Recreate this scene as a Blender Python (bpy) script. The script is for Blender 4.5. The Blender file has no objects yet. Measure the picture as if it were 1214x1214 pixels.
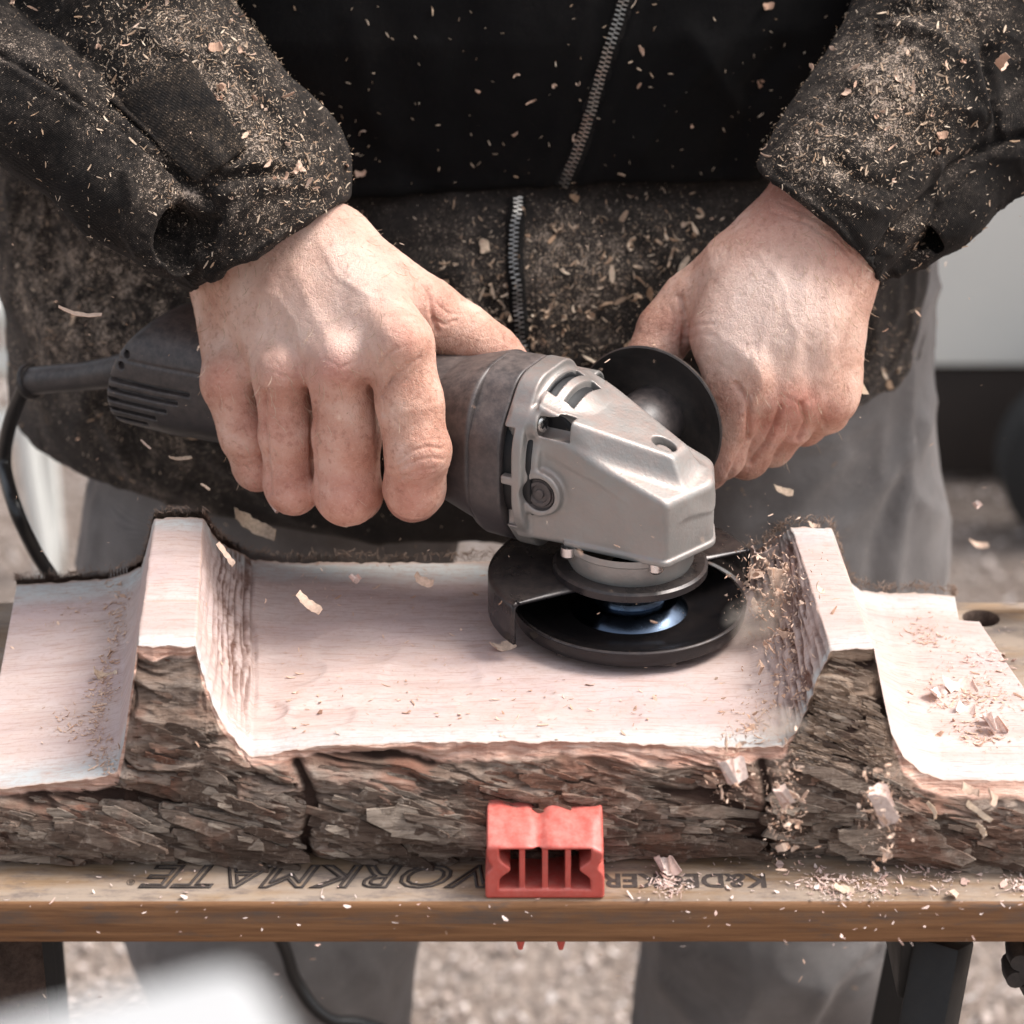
import bpy, bmesh, math, random
import numpy as np
from math import sin, cos, tan, pi, radians, sqrt
from mathutils import Vector, Matrix, Quaternion
from mathutils.bvhtree import BVHTree

scn = bpy.context.scene
COL = scn.collection
rng = np.random.default_rng(7)
random.seed(7)

# ------------------------------------------------------------------ camera, light, exposure
PITCH = 25.0
CAM = np.array([0.0, 0.0, 1.53])
FPX = 3472.0                     # focal length in pixels of the 1214 px photograph
cam_d = bpy.data.cameras.new('camera')
cam = bpy.data.objects.new('camera', cam_d)
COL.objects.link(cam)
cam.location = CAM
cam.rotation_euler = (radians(90 - PITCH), 0, 0)
cam_d.sensor_width = 36
cam_d.lens = FPX / 1214 * 36
cam_d.clip_start = 0.05
cam_d.clip_end = 300
cam_d.dof.use_dof = True
cam_d.dof.focus_distance = 1.47
cam_d.dof.aperture_fstop = 8
scn.camera = cam

SUN_EL, SUN_AZ = 56.0, 78.0       # azimuth measured from +Y (away from the camera) towards +X
world = bpy.data.worlds.new('World')
scn.world = world
world.use_nodes = True
wn = world.node_tree.nodes
wl = world.node_tree.links
wn.clear()
sky = wn.new('ShaderNodeTexSky')
sky.sky_type = 'NISHITA'
sky.sun_disc = False
sky.sun_elevation = radians(SUN_EL)
sky.sun_rotation = radians(SUN_AZ)
sky.air_density = 1.0
sky.dust_density = 4.0
hs = wn.new('ShaderNodeHueSaturation')
hs.inputs['Saturation'].default_value = 0.36
bg = wn.new('ShaderNodeBackground')
bg.inputs['Strength'].default_value = 0.15
wo = wn.new('ShaderNodeOutputWorld')
wl.new(sky.outputs[0], hs.inputs['Color'])
wl.new(hs.outputs[0], bg.inputs[0])
wl.new(bg.outputs[0], wo.inputs[0])
sun_d = bpy.data.lights.new('sun', 'SUN')
sun_d.energy = 1.5
sun_d.angle = radians(24)
sun_d.color = (1.0, 0.965, 0.925)
sun = bpy.data.objects.new('sun', sun_d)
COL.objects.link(sun)
_e, _a = radians(SUN_EL), radians(SUN_AZ)
sdir = Vector((sin(_a) * cos(_e), cos(_a) * cos(_e), sin(_e)))
sun.rotation_euler = sdir.to_track_quat('Z', 'Y').to_euler()
sun.location = (2, 2, 4)
scn.view_settings.view_transform = 'Standard'
scn.view_settings.look = 'None'
scn.view_settings.exposure = 0.95
scn.view_settings.gamma = 1
scn.view_settings.use_curve_mapping = False
scn.cycles.use_denoising = True
scn.cycles.max_bounces = 8
scn.cycles.volume_bounces = 3

# ------------------------------------------------------------------ projection helpers
_p = radians(PITCH)
CR = np.array([1.0, 0, 0])
CD = np.array([0, cos(_p), -sin(_p)])
CU = np.array([0, sin(_p), cos(_p)])


def ray(x, y):
    return CD + CR * (x - 607) / FPX - CU * (y - 607) / FPX


def proj(V):
    V = np.asarray(V, dtype=float) - CAM
    z = V @ CD
    return np.stack([607 + FPX * (V @ CR) / z, 607 - FPX * (V @ CU) / z], -1)


def atY(x, y, Y):                 # point of the place seen at a photo position, at depth Y
    d = ray(x, y)
    return CAM + d * (Y / d[1])


def atZ(x, y, Z):
    d = ray(x, y)
    return CAM + d * ((Z - CAM[2]) / d[2])


def pxr(r, P):                    # radius in photo pixels -> metres at point P
    return r * float((np.asarray(P) - CAM) @ CD) / FPX


PSI = radians(28)
EX = np.array([cos(PSI), -sin(PSI), 0])
EY = np.array([sin(PSI), cos(PSI), 0])
EZ = np.array([0, 0, 1.0])
S0 = np.array([.061, 1.3576, .836])      # spindle foot of the grinder


def atQ(x, y, q):                 # q millimetres from the grinder's long axis plane
    d = ray(x, y)
    t = (q / 1000 - (CAM - S0) @ EY) / (d @ EY)
    return CAM + t * d


# ------------------------------------------------------------------ object helpers
def tag(o, label=None, cat=None, group=None, kind=None):
    if label: o['label'] = label
    if cat: o['category'] = cat
    if group: o['group'] = group
    if kind: o['kind'] = kind
    return o


def empty(name, loc=(0, 0, 0), rot=(0, 0, 0)):
    o = bpy.data.objects.new(name, None)
    COL.objects.link(o)
    o.location = loc
    o.rotation_euler = rot
    o.empty_display_size = .02
    return o


def mesh_np(name, V, F, mat, parent=None, smooth=True, attrs=None):
    V = np.asarray(V, dtype=np.float32)
    me = bpy.data.meshes.new(name)
    if isinstance(F, np.ndarray):
        nf, k = F.shape
        me.vertices.add(len(V))
        me.vertices.foreach_set('co', V.ravel())
        me.loops.add(nf * k)
        me.loops.foreach_set('vertex_index', F.astype(np.int32).ravel())
        me.polygons.add(nf)
        me.polygons.foreach_set('loop_start', np.arange(0, nf * k, k, dtype=np.int32))
        me.update(calc_edges=True)
    else:
        me.from_pydata([tuple(map(float, v)) for v in V], [], F)
        me.update()
    me.polygons.foreach_set('use_smooth', np.full(len(me.polygons), smooth))
    if attrs:
        for an, av in attrs.items():
            av = np.asarray(av, dtype=np.float32)
            if av.ndim == 1:
                at = me.attributes.new(an, 'FLOAT', 'POINT')
                at.data.foreach_set('value', av)
            else:
                at = me.attributes.new(an, 'FLOAT_VECTOR', 'POINT')
                at.data.foreach_set('vector', av.ravel())
    me.materials.append(mat)
    o = bpy.data.objects.new(name, me)
    COL.objects.link(o)
    if parent is not None:
        o.parent = parent
    return o


def join_np(parts):
    Vs, Fs, n = [], [], 0
    for V, F in parts:
        Vs.append(np.asarray(V)); Fs.append(np.asarray(F) + n); n += len(V)
    return np.concatenate(Vs), np.concatenate(Fs)


# ------------------------------------------------------------------ noise
def _hash(ix, iy, iz, k):
    h = (ix.astype(np.uint32) * np.uint32(374761393) + iy.astype(np.uint32) * np.uint32(668265263)
         + iz.astype(np.uint32) * np.uint32(2147483647) + np.uint32(k) * np.uint32(974711))
    h = (h ^ (h >> np.uint32(13))) * np.uint32(1274126177)
    h = h ^ (h >> np.uint32(16))
    return (h & np.uint32(0xffff)).astype(np.float32) / 32767.5 - 1.0


def vnoise(P, k=0):               # smooth value noise in [-1, 1]
    P = np.asarray(P, dtype=np.float32)
    i = np.floor(P).astype(np.int64)
    f = P - i
    u = f * f * f * (f * (f * 6 - 15) + 10)
    out = 0
    for dx in (0, 1):
        wx = u[..., 0] if dx else 1 - u[..., 0]
        for dy in (0, 1):
            wy = u[..., 1] if dy else 1 - u[..., 1]
            for dz in (0, 1):
                wz = u[..., 2] if dz else 1 - u[..., 2]
                out = out + wx * wy * wz * _hash(i[..., 0] + dx, i[..., 1] + dy, i[..., 2] + dz, k)
    return out


def fbm(P, o=4, k=0, g=.5):
    P = np.asarray(P, dtype=np.float32)
    a, s, t = 1.0, 0, 0
    for j in range(o):
        s = s + a * vnoise(P * (2.03 ** j), k + j)
        t += a
        a *= g
    return s / t


# ------------------------------------------------------------------ implicit surfaces
def smin(a, b, k):
    if k <= 0: return np.minimum(a, b)
    h = np.maximum(k - np.abs(a - b), 0) / k
    return np.minimum(a, b) - h * h * k * .25


def smax(a, b, k):
    return -smin(-a, -b, k)


def cone(P, a, b, ra, rb):        # tapered capsule
    a = np.asarray(a, dtype=np.float32); b = np.asarray(b, dtype=np.float32)
    ab = b - a
    t = np.clip(((P - a) @ ab) / max(float(ab @ ab), 1e-12), 0, 1)
    q = P - a - t[:, None] * ab
    return np.sqrt((q * q).sum(1)) - (ra + (rb - ra) * t)


def ell(P, c, ax, r):             # ellipsoid, ax = 3 unit rows, r = 3 radii
    q = (P - np.asarray(c, dtype=np.float32)) @ np.asarray(ax, dtype=np.float32).T
    r = np.asarray(r, dtype=np.float32)
    k0 = np.sqrt(((q / r) ** 2).sum(1))
    k1 = np.sqrt(((q / (r * r)) ** 2).sum(1)) + 1e-9
    return k0 * (k0 - 1) / k1


def box(P, c, h, r=0):
    q = np.abs(P - np.asarray(c, dtype=np.float32)) - (np.asarray(h, dtype=np.float32) - r)
    return np.sqrt((np.maximum(q, 0) ** 2).sum(1)) + np.minimum(q.max(1), 0) - r


def chain(P, pts, k=.004):        # pts = [(point, radius)...]
    d = None
    for (a, ra), (b, rb) in zip(pts[:-1], pts[1:]):
        e = cone(P, a, b, ra, rb)
        d = e if d is None else smin(d, e, k)
    return d


def net(f, lo, hi, h, B=8, newton=2, slack=1.35):
    """naive surface nets on the zero set of f"""
    lo = np.asarray(lo, dtype=np.float32)
    nb = np.ceil((np.asarray(hi) - lo) / (h * B)).astype(int)
    n = nb * B
    g = [lo[i] + (np.arange(nb[i]) * B + (B - 1) / 2) * h for i in range(3)]
    C = np.stack(np.meshgrid(*g, indexing='ij'), -1).reshape(-1, 3).astype(np.float32)
    dc = f(C)
    D = np.repeat(np.repeat(np.repeat(np.where(dc > 0, 1e3 * h, -1e3 * h).reshape(nb).astype(np.float32),
                                      B, 0), B, 1), B, 2)
    act = np.nonzero(np.abs(dc) < h * B * .87 * slack)[0]
    bi = np.stack(np.unravel_index(act, nb), -1)
    r = np.arange(B)
    off = np.stack(np.meshgrid(r, r, r, indexing='ij'), -1).reshape(-1, 3)
    step = max(1, 150000 // (B ** 3))
    for s in range(0, len(bi), step):
        idx = (bi[s:s + step, None, :] * B + off[None]).reshape(-1, 3)
        D[idx[:, 0], idx[:, 1], idx[:, 2]] = f((lo + idx * h).astype(np.float32))
    inside = D < 0
    c = np.zeros(tuple(n - 1), dtype=np.int8)
    for a in (0, 1):
        for b in (0, 1):
            for e in (0, 1):
                c += inside[a:n[0] - 1 + a, b:n[1] - 1 + b, e:n[2] - 1 + e]
    cells = np.argwhere((c > 0) & (c < 8))
    vid = np.full(tuple(n - 1), -1, dtype=np.int64)
    vid[tuple(cells.T)] = np.arange(len(cells))
    acc = np.zeros((len(cells), 3)); cnt = np.zeros(len(cells))
    for ax in range(3):
        o = [i for i in range(3) if i != ax]
        for a in (0, 1):
            for b in (0, 1):
                p0 = cells.copy(); p0[:, o[0]] += a; p0[:, o[1]] += b
                p1 = p0.copy(); p1[:, ax] += 1
                d0 = D[tuple(p0.T)]; d1 = D[tuple(p1.T)]
                m = (d0 < 0) != (d1 < 0)
                t = np.where(m, d0 / np.where(m, d0 - d1, 1), 0)
                q = p0.astype(float); q[:, ax] += t
                acc[m] += q[m]; cnt[m] += 1
    V = lo + (acc / cnt[:, None]) * h
    F = []
    for ax in range(3):
        o1, o2 = (ax + 1) % 3, (ax + 2) % 3
        sl0 = [slice(1, n[i] - 1) for i in range(3)]; sl1 = list(sl0)
        sl0[ax] = slice(0, n[ax] - 1); sl1[ax] = slice(1, n[ax])
        s0 = inside[tuple(sl0)]; s1 = inside[tuple(sl1)]
        e = np.argwhere(s0 != s1)
        pos = s0[tuple(e.T)]
        base = e.copy(); base[:, o1] += 1; base[:, o2] += 1
        q = []
        for (a, b) in ((-1, -1), (0, -1), (0, 0), (-1, 0)):
            t = base.copy(); t[:, o1] += a; t[:, o2] += b
            q.append(vid[tuple(t.T)])
        q = np.stack(q, -1)
        q[~pos] = q[~pos][:, ::-1]
        F.append(q)
    F = np.concatenate(F)
    V = V.astype(np.float32)
    for _ in range(newton):
        d = f(V); e = h * .3
        G = np.stack([f(V + np.eye(3, dtype=np.float32)[i] * e) - d for i in range(3)], -1) / e
        g2 = (G * G).sum(1) + 1e-6
        mv = -(d / np.maximum(g2, .25))[:, None] * G
        L = np.sqrt((mv * mv).sum(1)); mv *= np.minimum(1, h * .7 / (L + 1e-9))[:, None]
        V = V + mv
    return V, F


def vnormals(V, F):
    a = V[F[:, 0]]; b = V[F[:, 1]]; c = V[F[:, 2]]
    d = V[F[:, 3]] if F.shape[1] == 4 else a
    nrm = np.cross(c - a, (d - b) if F.shape[1] == 4 else (b - a) * -1)
    N = np.zeros_like(V)
    for i in range(F.shape[1]):
        for j in range(3):
            N[:, j] += np.bincount(F[:, i], nrm[:, j], len(V))
    return N / (np.sqrt((N * N).sum(1)) + 1e-12)[:, None]


def seg2(p, pts):
    d = np.full(len(p), 1e9)
    for a, b in zip(pts[:-1], pts[1:]):
        a = np.array(a[:2], float); b = np.array(b[:2], float)
        ab = b - a
        t = np.clip(((p - a) @ ab) / (ab @ ab + 1e-9), 0, 1)
        q = p - a - t[:, None] * ab
        d = np.minimum(d, np.sqrt((q * q).sum(1)))
    return d


def press(V, F, lines):
    """folds and creases: (polyline, width px, height mm) on the side that faces the lens"""
    N = vnormals(V, F)
    px = proj(V)
    view = CAM - V
    view = view / np.sqrt((view * view).sum(1))[:, None]
    w = np.clip((N * view).sum(1) * 3, 0, 1)
    D = np.zeros(len(V))
    for pts, wid, amp in lines:
        P = np.array(pts, float)
        lo = P[:, :2].min(0) - 4 * wid; hi = P[:, :2].max(0) + 4 * wid
        m = np.nonzero(((px > lo) & (px < hi)).all(1))[0]
        if len(m):
            D[m] += amp / 1000 * np.exp(-(seg2(px[m], pts) / wid) ** 2)
    return (V + N * (D * w)[:, None]).astype(np.float32)


def spots(V, pts):                # soft spots on a surface: (px, py, radius px, weight)
    px = proj(V)
    o = np.zeros(len(V))
    for x, y, r, a in pts:
        o += a * np.exp(-(((px - (x, y)) ** 2).sum(1)) / (r * r))
    return np.clip(o, 0, 1)


# ------------------------------------------------------------------ materials
class NT:
    def __init__(self, name):
        self.m = bpy.data.materials.new(name)
        self.m.use_nodes = True
        self.t = self.m.node_tree
        self.b = self.t.nodes['Principled BSDF']

    def n(self, kind, **kw):
        nd = self.t.nodes.new('ShaderNode' + kind)
        for k, v in kw.items():
            if k.startswith('i_'):
                nd.inputs[k[2:].replace('_', ' ')].default_value = v
            else:
                setattr(nd, k, v)
        return nd

    def l(self, a, b):
        self.t.links.new(a, b)

    def coord(self, scale=(1, 1, 1), out='Object', rot=(0, 0, 0)):
        c = self.n('TexCoord'); m = self.n('Mapping')
        m.inputs['Scale'].default_value = scale
        m.inputs['Rotation'].default_value = rot
        self.l(c.outputs[out], m.inputs[0])
        return m.outputs[0]

    def noise(self, vec, scale, detail=4, rough=.6, dist=0):
        nd = self.n('TexNoise')
        nd.inputs['Scale'].default_value = scale
        nd.inputs['Detail'].default_value = detail
        nd.inputs['Roughness'].default_value = rough
        nd.inputs['Distortion'].default_value = dist
        self.l(vec, nd.inputs['Vector'])
        return nd.outputs['Fac']

    def vor(self, vec, scale, feat='F1', rand=1):
        nd = self.n('TexVoronoi')
        nd.feature = feat
        nd.inputs['Scale'].default_value = scale
        nd.inputs['Randomness'].default_value = rand
        self.l(vec, nd.inputs['Vector'])
        return nd

    def ramp(self, fac, stops, interp='LINEAR'):
        nd = self.n('ValToRGB')
        nd.color_ramp.interpolation = interp
        el = nd.color_ramp.elements
        while len(el) < len(stops): el.new(.5)
        for e, (p, c) in zip(el, stops):
            e.position = p
            e.color = (*c, 1) if hasattr(c, '__len__') else (c, c, c, 1)
        self.l(fac, nd.inputs[0])
        return nd.outputs[0]

    def mix(self, fac, a, b, mode='MIX'):
        nd = self.n('Mix', data_type='RGBA', blend_type=mode)
        for s, v in ((0, fac), (6, a), (7, b)):
            if isinstance(v, (int, float)): nd.inputs[s].default_value = v if s == 0 else (v, v, v, 1)
            elif isinstance(v, tuple): nd.inputs[s].default_value = (*v, 1)
            else: self.l(v, nd.inputs[s])
        return nd.outputs[2]

    def math(self, op, a, b=None, c=None, clamp=False):
        nd = self.n('Math', operation=op, use_clamp=clamp)
        for s, v in enumerate((a, b, c)):
            if v is None: continue
            if isinstance(v, (int, float)): nd.inputs[s].default_value = v
            else: self.l(v, nd.inputs[s])
        return nd.outputs[0]

    def attr(self, name):
        nd = self.n('Attribute', attribute_name=name)
        return nd.outputs['Fac']

    def attrv(self, name):
        nd = self.n('Attribute', attribute_name=name)
        return nd.outputs['Vector']

    def bump(self, h, strength=.3, dist=.001, nrm=None):
        nd = self.n('Bump')
        nd.inputs['Strength'].default_value = strength
        nd.inputs['Distance'].default_value = dist
        self.l(h, nd.inputs['Height'])
        if nrm is not None: self.l(nrm, nd.inputs['Normal'])
        return nd.outputs[0]

    def set(self, **kw):
        for k, v in kw.items():
            s = self.b.inputs[k.replace('_', ' ')]
            if hasattr(v, 'is_output') or isinstance(v, bpy.types.NodeSocket): self.l(v, s)
            elif isinstance(v, tuple) and len(v) == 3 and s.type == 'RGBA': s.default_value = (*v, 1)
            else: s.default_value = v
        return self.m


def simple(name, col, rough=.5, metal=0, var=.15, bumpd=.0003, nscale=60, spec=.5, dust=0, dustcol=(.33, .24, .19)):
    t = NT(name)
    c = t.coord()
    n1 = t.noise(c, nscale, 5)
    n2 = t.noise(c, nscale * 12, 3)
    a = tuple(x * (1 - var) for x in col); b = tuple(min(1, x * (1 + var)) for x in col)
    cc = t.ramp(n1, [(.3, a), (.7, b)])
    if dust:
        ge = t.n('NewGeometry')
        sx = t.n('SeparateXYZ'); t.l(ge.outputs['Normal'], sx.inputs[0])
        up = t.math('MULTIPLY_ADD', sx.outputs[2], .55, .35, clamp=True)
        sp = t.ramp(t.noise(c, nscale * 3, 6, .75), [(.38, 0.30), (.64, 1.0)])
        f = t.math('MULTIPLY', t.math('MULTIPLY', up, sp), dust, clamp=True)
        cc = t.mix(f, cc, dustcol)
    r = t.ramp(n1, [(.2, max(0, rough - .1)), (.8, min(1, rough + .12))])
    return t.set(Base_Color=cc, Roughness=r, Metallic=metal, Specular_IOR_Level=spec,
                 Normal=t.bump(n2, .35, bumpd))


def skin_mat():
    t = NT('skin')
    c = t.coord()
    mott = t.ramp(t.noise(c, 45, 5, .6), [(.3, (.47, .22, .15)), (.5, (.65, .37, .272)), (.7, (.78, .53, .425))])
    fr = t.ramp(t.noise(c, 260, 3, .6), [(.32, (.40, .20, .13)), (.46, (1, 1, 1))])
    base = t.mix(.42, mott, fr, 'MULTIPLY')
    red = t.attr('red')
    base = t.mix(t.math('MULTIPLY', red, .75), base, (.52, .16, .12))
    pale = t.attr('pale')
    base = t.mix(t.math('MULTIPLY', pale, .7), base, (.78, .60, .52))
    # sawdust film settled on the skin
    ds = t.ramp(t.noise(c, 900, 2, .5), [(.55, 0), (.72, 1)])
    base = t.mix(t.math('MULTIPLY', ds, .3), base, (.70, .52, .42))
    v = t.vor(c, 1050, 'DISTANCE_TO_EDGE').outputs['Distance']
    v2 = t.vor(t.coord((1, 1, .55), rot=(.3, .4, .9)), 520, 'DISTANCE_TO_EDGE').outputs['Distance']
    hh = t.math('ADD', t.ramp(v, [(0, 0), (.12, 1)]), t.math('MULTIPLY', t.ramp(v2, [(0, 0), (.15, 1)]), 1.2))
    nb = t.bump(hh, .55, .00030)
    nb = t.bump(t.noise(c, 170, 6, .7), .5, .0012, nb)
    t.b.inputs['Subsurface Radius'].default_value = (1, .35, .18)
    return t.set(Base_Color=base, Roughness=t.ramp(t.noise(c, 300, 3), [(.3, .42), (.7, .62)]), Subsurface_Weight=.10,
                 Subsurface_Scale=.004, Specular_IOR_Level=.45, Normal=nb)


def cloth_mat(name, dark, light, dustcol, weave=420, sheen=.25):
    t = NT(name)
    c = t.coord()
    base = t.ramp(t.noise(c, 22, 5, .6), [(.3, dark), (.7, light)])
    d = t.attr('dust')
    # fine wood dust: thick where the attribute says, broken into grains
    v = t.vor(c, 620).outputs['Distance']
    v2 = t.vor(c, 1150).outputs['Distance']
    g = t.noise(c, 75, 5, .7)
    dens = t.math('MULTIPLY', d, t.ramp(g, [(.36, .12), (.62, 1)]))
    thr = t.math('MULTIPLY_ADD', dens, .46, .03)
    s1 = t.math('LESS_THAN', v, thr)
    s2 = t.math('LESS_THAN', v2, t.math('MULTIPLY', thr, .95))
    film = t.math('MULTIPLY', dens, .21)
    f = t.math('MAXIMUM', t.math('MULTIPLY', t.math('MAXIMUM', s1, s2), .85), film)
    fn = t.math('MULTIPLY', f, t.ramp(t.noise(c, 380, 2), [(.38, .25), (.6, 1)]))
    col = t.mix(fn, base, dustcol)
    w1 = t.n('TexWave', wave_type='BANDS', bands_direction='DIAGONAL'); w1.inputs['Scale'].default_value = weave
    w1.inputs['Distortion'].default_value = .6
    t.l(c, w1.inputs['Vector'])
    w2 = t.n('TexWave', wave_type='BANDS', bands_direction='DIAGONAL'); w2.inputs['Scale'].default_value = weave
    t.l(t.coord((1, 1, -1)), w2.inputs['Vector'])
    wv = t.math('MULTIPLY', w1.outputs['Fac'], w2.outputs['Fac'])
    col = t.mix(.45, col, t.ramp(wv, [(0, .35), (.5, 1)]), 'MULTIPLY')
    nb = t.bump(t.math('ADD', wv, t.noise(c, 1500, 2)), .45, .0006)
    nb = t.bump(t.noise(c, 90, 5, .6), .35, .002, nb)
    nb = t.bump(f, .5, .0006, nb)
    t.b.inputs['Sheen Tint'].default_value = (.75, .65, .6, 1)
    return t.set(Base_Color=col, Roughness=.93, Sheen_Weight=sheen, Sheen_Roughness=.45, Specular_IOR_Level=.15, Normal=nb)


def wood_top_mat():
    t = NT('fresh_cut_wood')
    uv = t.attrv('uvw')
    m = t.n('Mapping'); m.inputs['Scale'].default_value = (1.6, 12, 1); t.l(uv, m.inputs[0])
    m2 = t.n('Mapping'); m2.inputs['Scale'].default_value = (9, 80, 4); t.l(uv, m2.inputs[0])
    g1 = t.noise(m.outputs[0], 4, 5, .6, .4)
    g2 = t.noise(m2.outputs[0], 8, 4, .6)
    blot = t.noise(uv, 11, 4, .6)
    heart = t.ramp(g1, [(.25, (.43, .325, .295)), (.5, (.53, .42, .385)), (.75, (.61, .51, .47))])
    heart = t.mix(t.ramp(blot, [(.45, 0), (.78, .6)]), heart, (.58, .43, .44))
    sap = t.ramp(g1, [(.3, (.44, .455, .455)), (.7, (.57, .575, .55))])
    e = t.attr('edge')
    en = t.math('ADD', e, t.math('MULTIPLY_ADD', t.noise(m.outputs[0], 3, 3), .5, -.25))
    col = t.mix(t.ramp(en, [(.40, 0), (.75, 1)]), heart, sap)
    col = t.mix(t.ramp(g2, [(.34, .6), (.48, 0)]), col, (.38, .25, .21))
    col = t.mix(t.ramp(t.noise(uv, 60, 6, .75), [(.44, 0), (.62, .32)]), col, (.50, .34, .28))
    col = t.mix(t.ramp(t.noise(uv, 300, 3, .7), [(.52, 0), (.66, .35)]), col, (.42, .28, .22))
    st = t.attr('stain')
    col = t.mix(t.math('MULTIPLY', st, t.ramp(t.noise(uv, 130, 5, .7), [(.35, 1), (.75, .5)])), col, (.135, .062, .042))
    rim = t.attr('rim')
    col = t.mix(rim, col, (.50, .33, .25))
    nb = t.bump(g2, .35, .0005)
    nb = t.bump(t.noise(uv, 240, 4, .7), .35, .0005, nb)
    nb = t.bump(t.noise(uv, 16, 4, .6), .3, .003, nb)
    return t.set(Base_Color=col, Roughness=.75, Specular_IOR_Level=.25, Normal=nb)


def bark_mat():
    t = NT('bark')
    c = t.coord()
    h = t.attr('relief')
    mp = t.coord((14, 40, 60))
    n1 = t.noise(mp, 1.6, 6, .7, .6)
    n2 = t.noise(t.coord((30, 140, 190), rot=(0, .16, 0)), 1.5, 5, .7, .8)
    plate = t.ramp(n1, [(.25, (.12, .078, .058)), (.45, (.235, .165, .125)), (.6, (.33, .255, .205)), (.75, (.47, .39, .33))])
    plate = t.mix(t.ramp(n2, [(.30, .75), (.55, 0)]), plate, (.075, .042, .03))
    red = t.ramp(t.noise(c, 22, 4, .6), [(.46, 0), (.62, 1)])
    plate = t.mix(t.math('MULTIPLY', red, .6), plate, (.30, .125, .08))
    ol = t.attr('olive')
    fib = t.ramp(n2, [(.3, (.15, .09, .058)), (.55, (.33, .23, .165)), (.75, (.50, .40, .32))])
    plate = t.mix(ol, plate, fib)
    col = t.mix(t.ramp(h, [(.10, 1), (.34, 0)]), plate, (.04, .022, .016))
    band = t.attr('band')
    pink = t.ramp(t.noise(t.coord((20, 60, 200)), 2, 5, .7), [(.3, (.42, .20, .14)), (.5, (.62, .38, .29)), (.7, (.75, .56, .46))])
    col = t.mix(t.ramp(t.math('ADD', band, t.math('MULTIPLY_ADD', n1, .5, -.25)), [(.42, 0), (.60, 1)]), col, pink)
    nb = t.bump(n2, .9, .0022)
    nb = t.bump(t.noise(c, 420, 5, .75), .6, .0010, nb)
    return t.set(Base_Color=col, Roughness=.9, Specular_IOR_Level=.2, Normal=nb)


def bench_mat(name='varnished_bench_wood', worn=True):
    t = NT(name)
    c = t.coord()
    gr = t.noise(t.coord((1.2, 14, 26)), 6, 5, .6, .5)
    fine = t.noise(t.coord((6, 90, 160)), 6, 4, .6)
    col = t.ramp(gr, [(.3, (.18, .105, .055)), (.5, (.28, .18, .105)), (.7, (.37, .265, .17))])
    col = t.mix(t.ramp(fine, [(.3, .45), (.5, 0)]), col, (.16, .09, .045))
    if worn:
        w = t.ramp(t.noise(t.coord((3, 9, 9)), 4, 6, .7), [(.40, 0), (.56, 1)])
        col = t.mix(t.math('MULTIPLY', w, .72), col, (.36, .29, .235))
        stn = t.ramp(t.noise(t.coord((9, 26, 26)), 3, 6, .75), [(.50, 0), (.64, 1)])
        col = t.mix(t.math('MULTIPLY', stn, .7), col, (.12, .095, .09))
    return t.set(Base_Color=col, Roughness=t.ramp(gr, [(.3, .45), (.7, .7)]), Specular_IOR_Level=.4,
                 Normal=t.bump(fine, .4, .0006))


def front_edge_mat():
    t = NT('bench_edge_plies')
    gr = t.noise(t.coord((2.2, 10, 60)), 5, 6, .7, .6)
    fine = t.noise(t.coord((14, 90, 400)), 5, 4, .6)
    col = t.ramp(gr, [(.3, (.13, .058, .025)), (.5, (.225, .105, .045)), (.7, (.31, .155, .07))])
    # the middle ply is end grain and has gone dark
    sx = t.n('SeparateXYZ'); t.l(t.coord(), sx.inputs[0])
    z = t.math('ABSOLUTE', t.math('SUBTRACT', sx.outputs[2], -.0085))
    ply = t.math('LESS_THAN', t.math('ADD', z, t.math('MULTIPLY_ADD', fine, .002, -.001)), .0034)
    drk = t.ramp(t.noise(t.coord((4, 3, 8)), 5, 5, .7), [(.44, .05), (.64, .7)])
    col = t.mix(t.math('MULTIPLY', ply, drk), col, (.11, .085, .07))
    col = t.mix(t.ramp(t.noise(t.coord((4, 3, 25)), 6, 6, .7), [(.56, 0), (.68, .7)]), col, (.10, .08, .07))
    return t.set(Base_Color=col, Roughness=.6, Specular_IOR_Level=.35, Normal=t.bump(fine, .4, .0006))


M = {}
M['skin'] = skin_mat()
M['jacket'] = cloth_mat('black_jacket_cloth', (.004, .0036, .0038), (.008, .0073, .0073), (.50, .35, .25), sheen=.02)
M['sleeve'] = cloth_mat('dusty_sleeve_cloth', (.007, .006, .0056), (.014, .0122, .0113), (.62, .48, .38), sheen=.05)
M['lower'] = cloth_mat('dusty_fleece_cloth', (.014, .0115, .0105), (.028, .024, .022), (.58, .45, .355), sheen=.22)
M['trousers'] = cloth_mat('grey_work_trousers', (.165, .150, .144), (.275, .255, .246), (.55, .46, .41), sheen=.35)
M['strap'] = cloth_mat('woven_hook_tape', (.009, .008, .008), (.020, .018, .017), (.45, .32, .22), weave=260, sheen=0)
M['wood_top'] = wood_top_mat()
M['bark'] = bark_mat()
M['bench'] = bench_mat()
M['bench_edge'] = front_edge_mat()
M['alu'] = simple('cast_aluminium', (.29, .29, .275), .46, .45, .14, .0006, 40, .5, 1.0, (.36, .265, .23))
M['black_plastic'] = simple('dusty_black_plastic', (.022, .021, .023), .42, 0, .2, .0002, 60, .5, .55, (.26, .20, .175))
M['collar'] = simple('grey_black_plastic', (.035, .033, .035), .42, 0, .2, .0002, 60, .5, .65, (.27, .21, .185))
M['rubber'] = simple('black_rubber', (.012, .012, .013), .42, 0, .2, .0001, 60, .5, .25)
M['cord'] = simple('black_cord_rubber', (.010, .010, .011), .33, 0, .1, .0001, 60, .5, .05)
M['guard'] = simple('black_guard_steel', (.014, .014, .017), .28, .25, .25, .0002, 50, .5, .22)
M['wheel'] = simple('black_glossy_disc', (.008, .008, .010), .16, .4, .2, .0001, 30, .6, .06)
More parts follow.
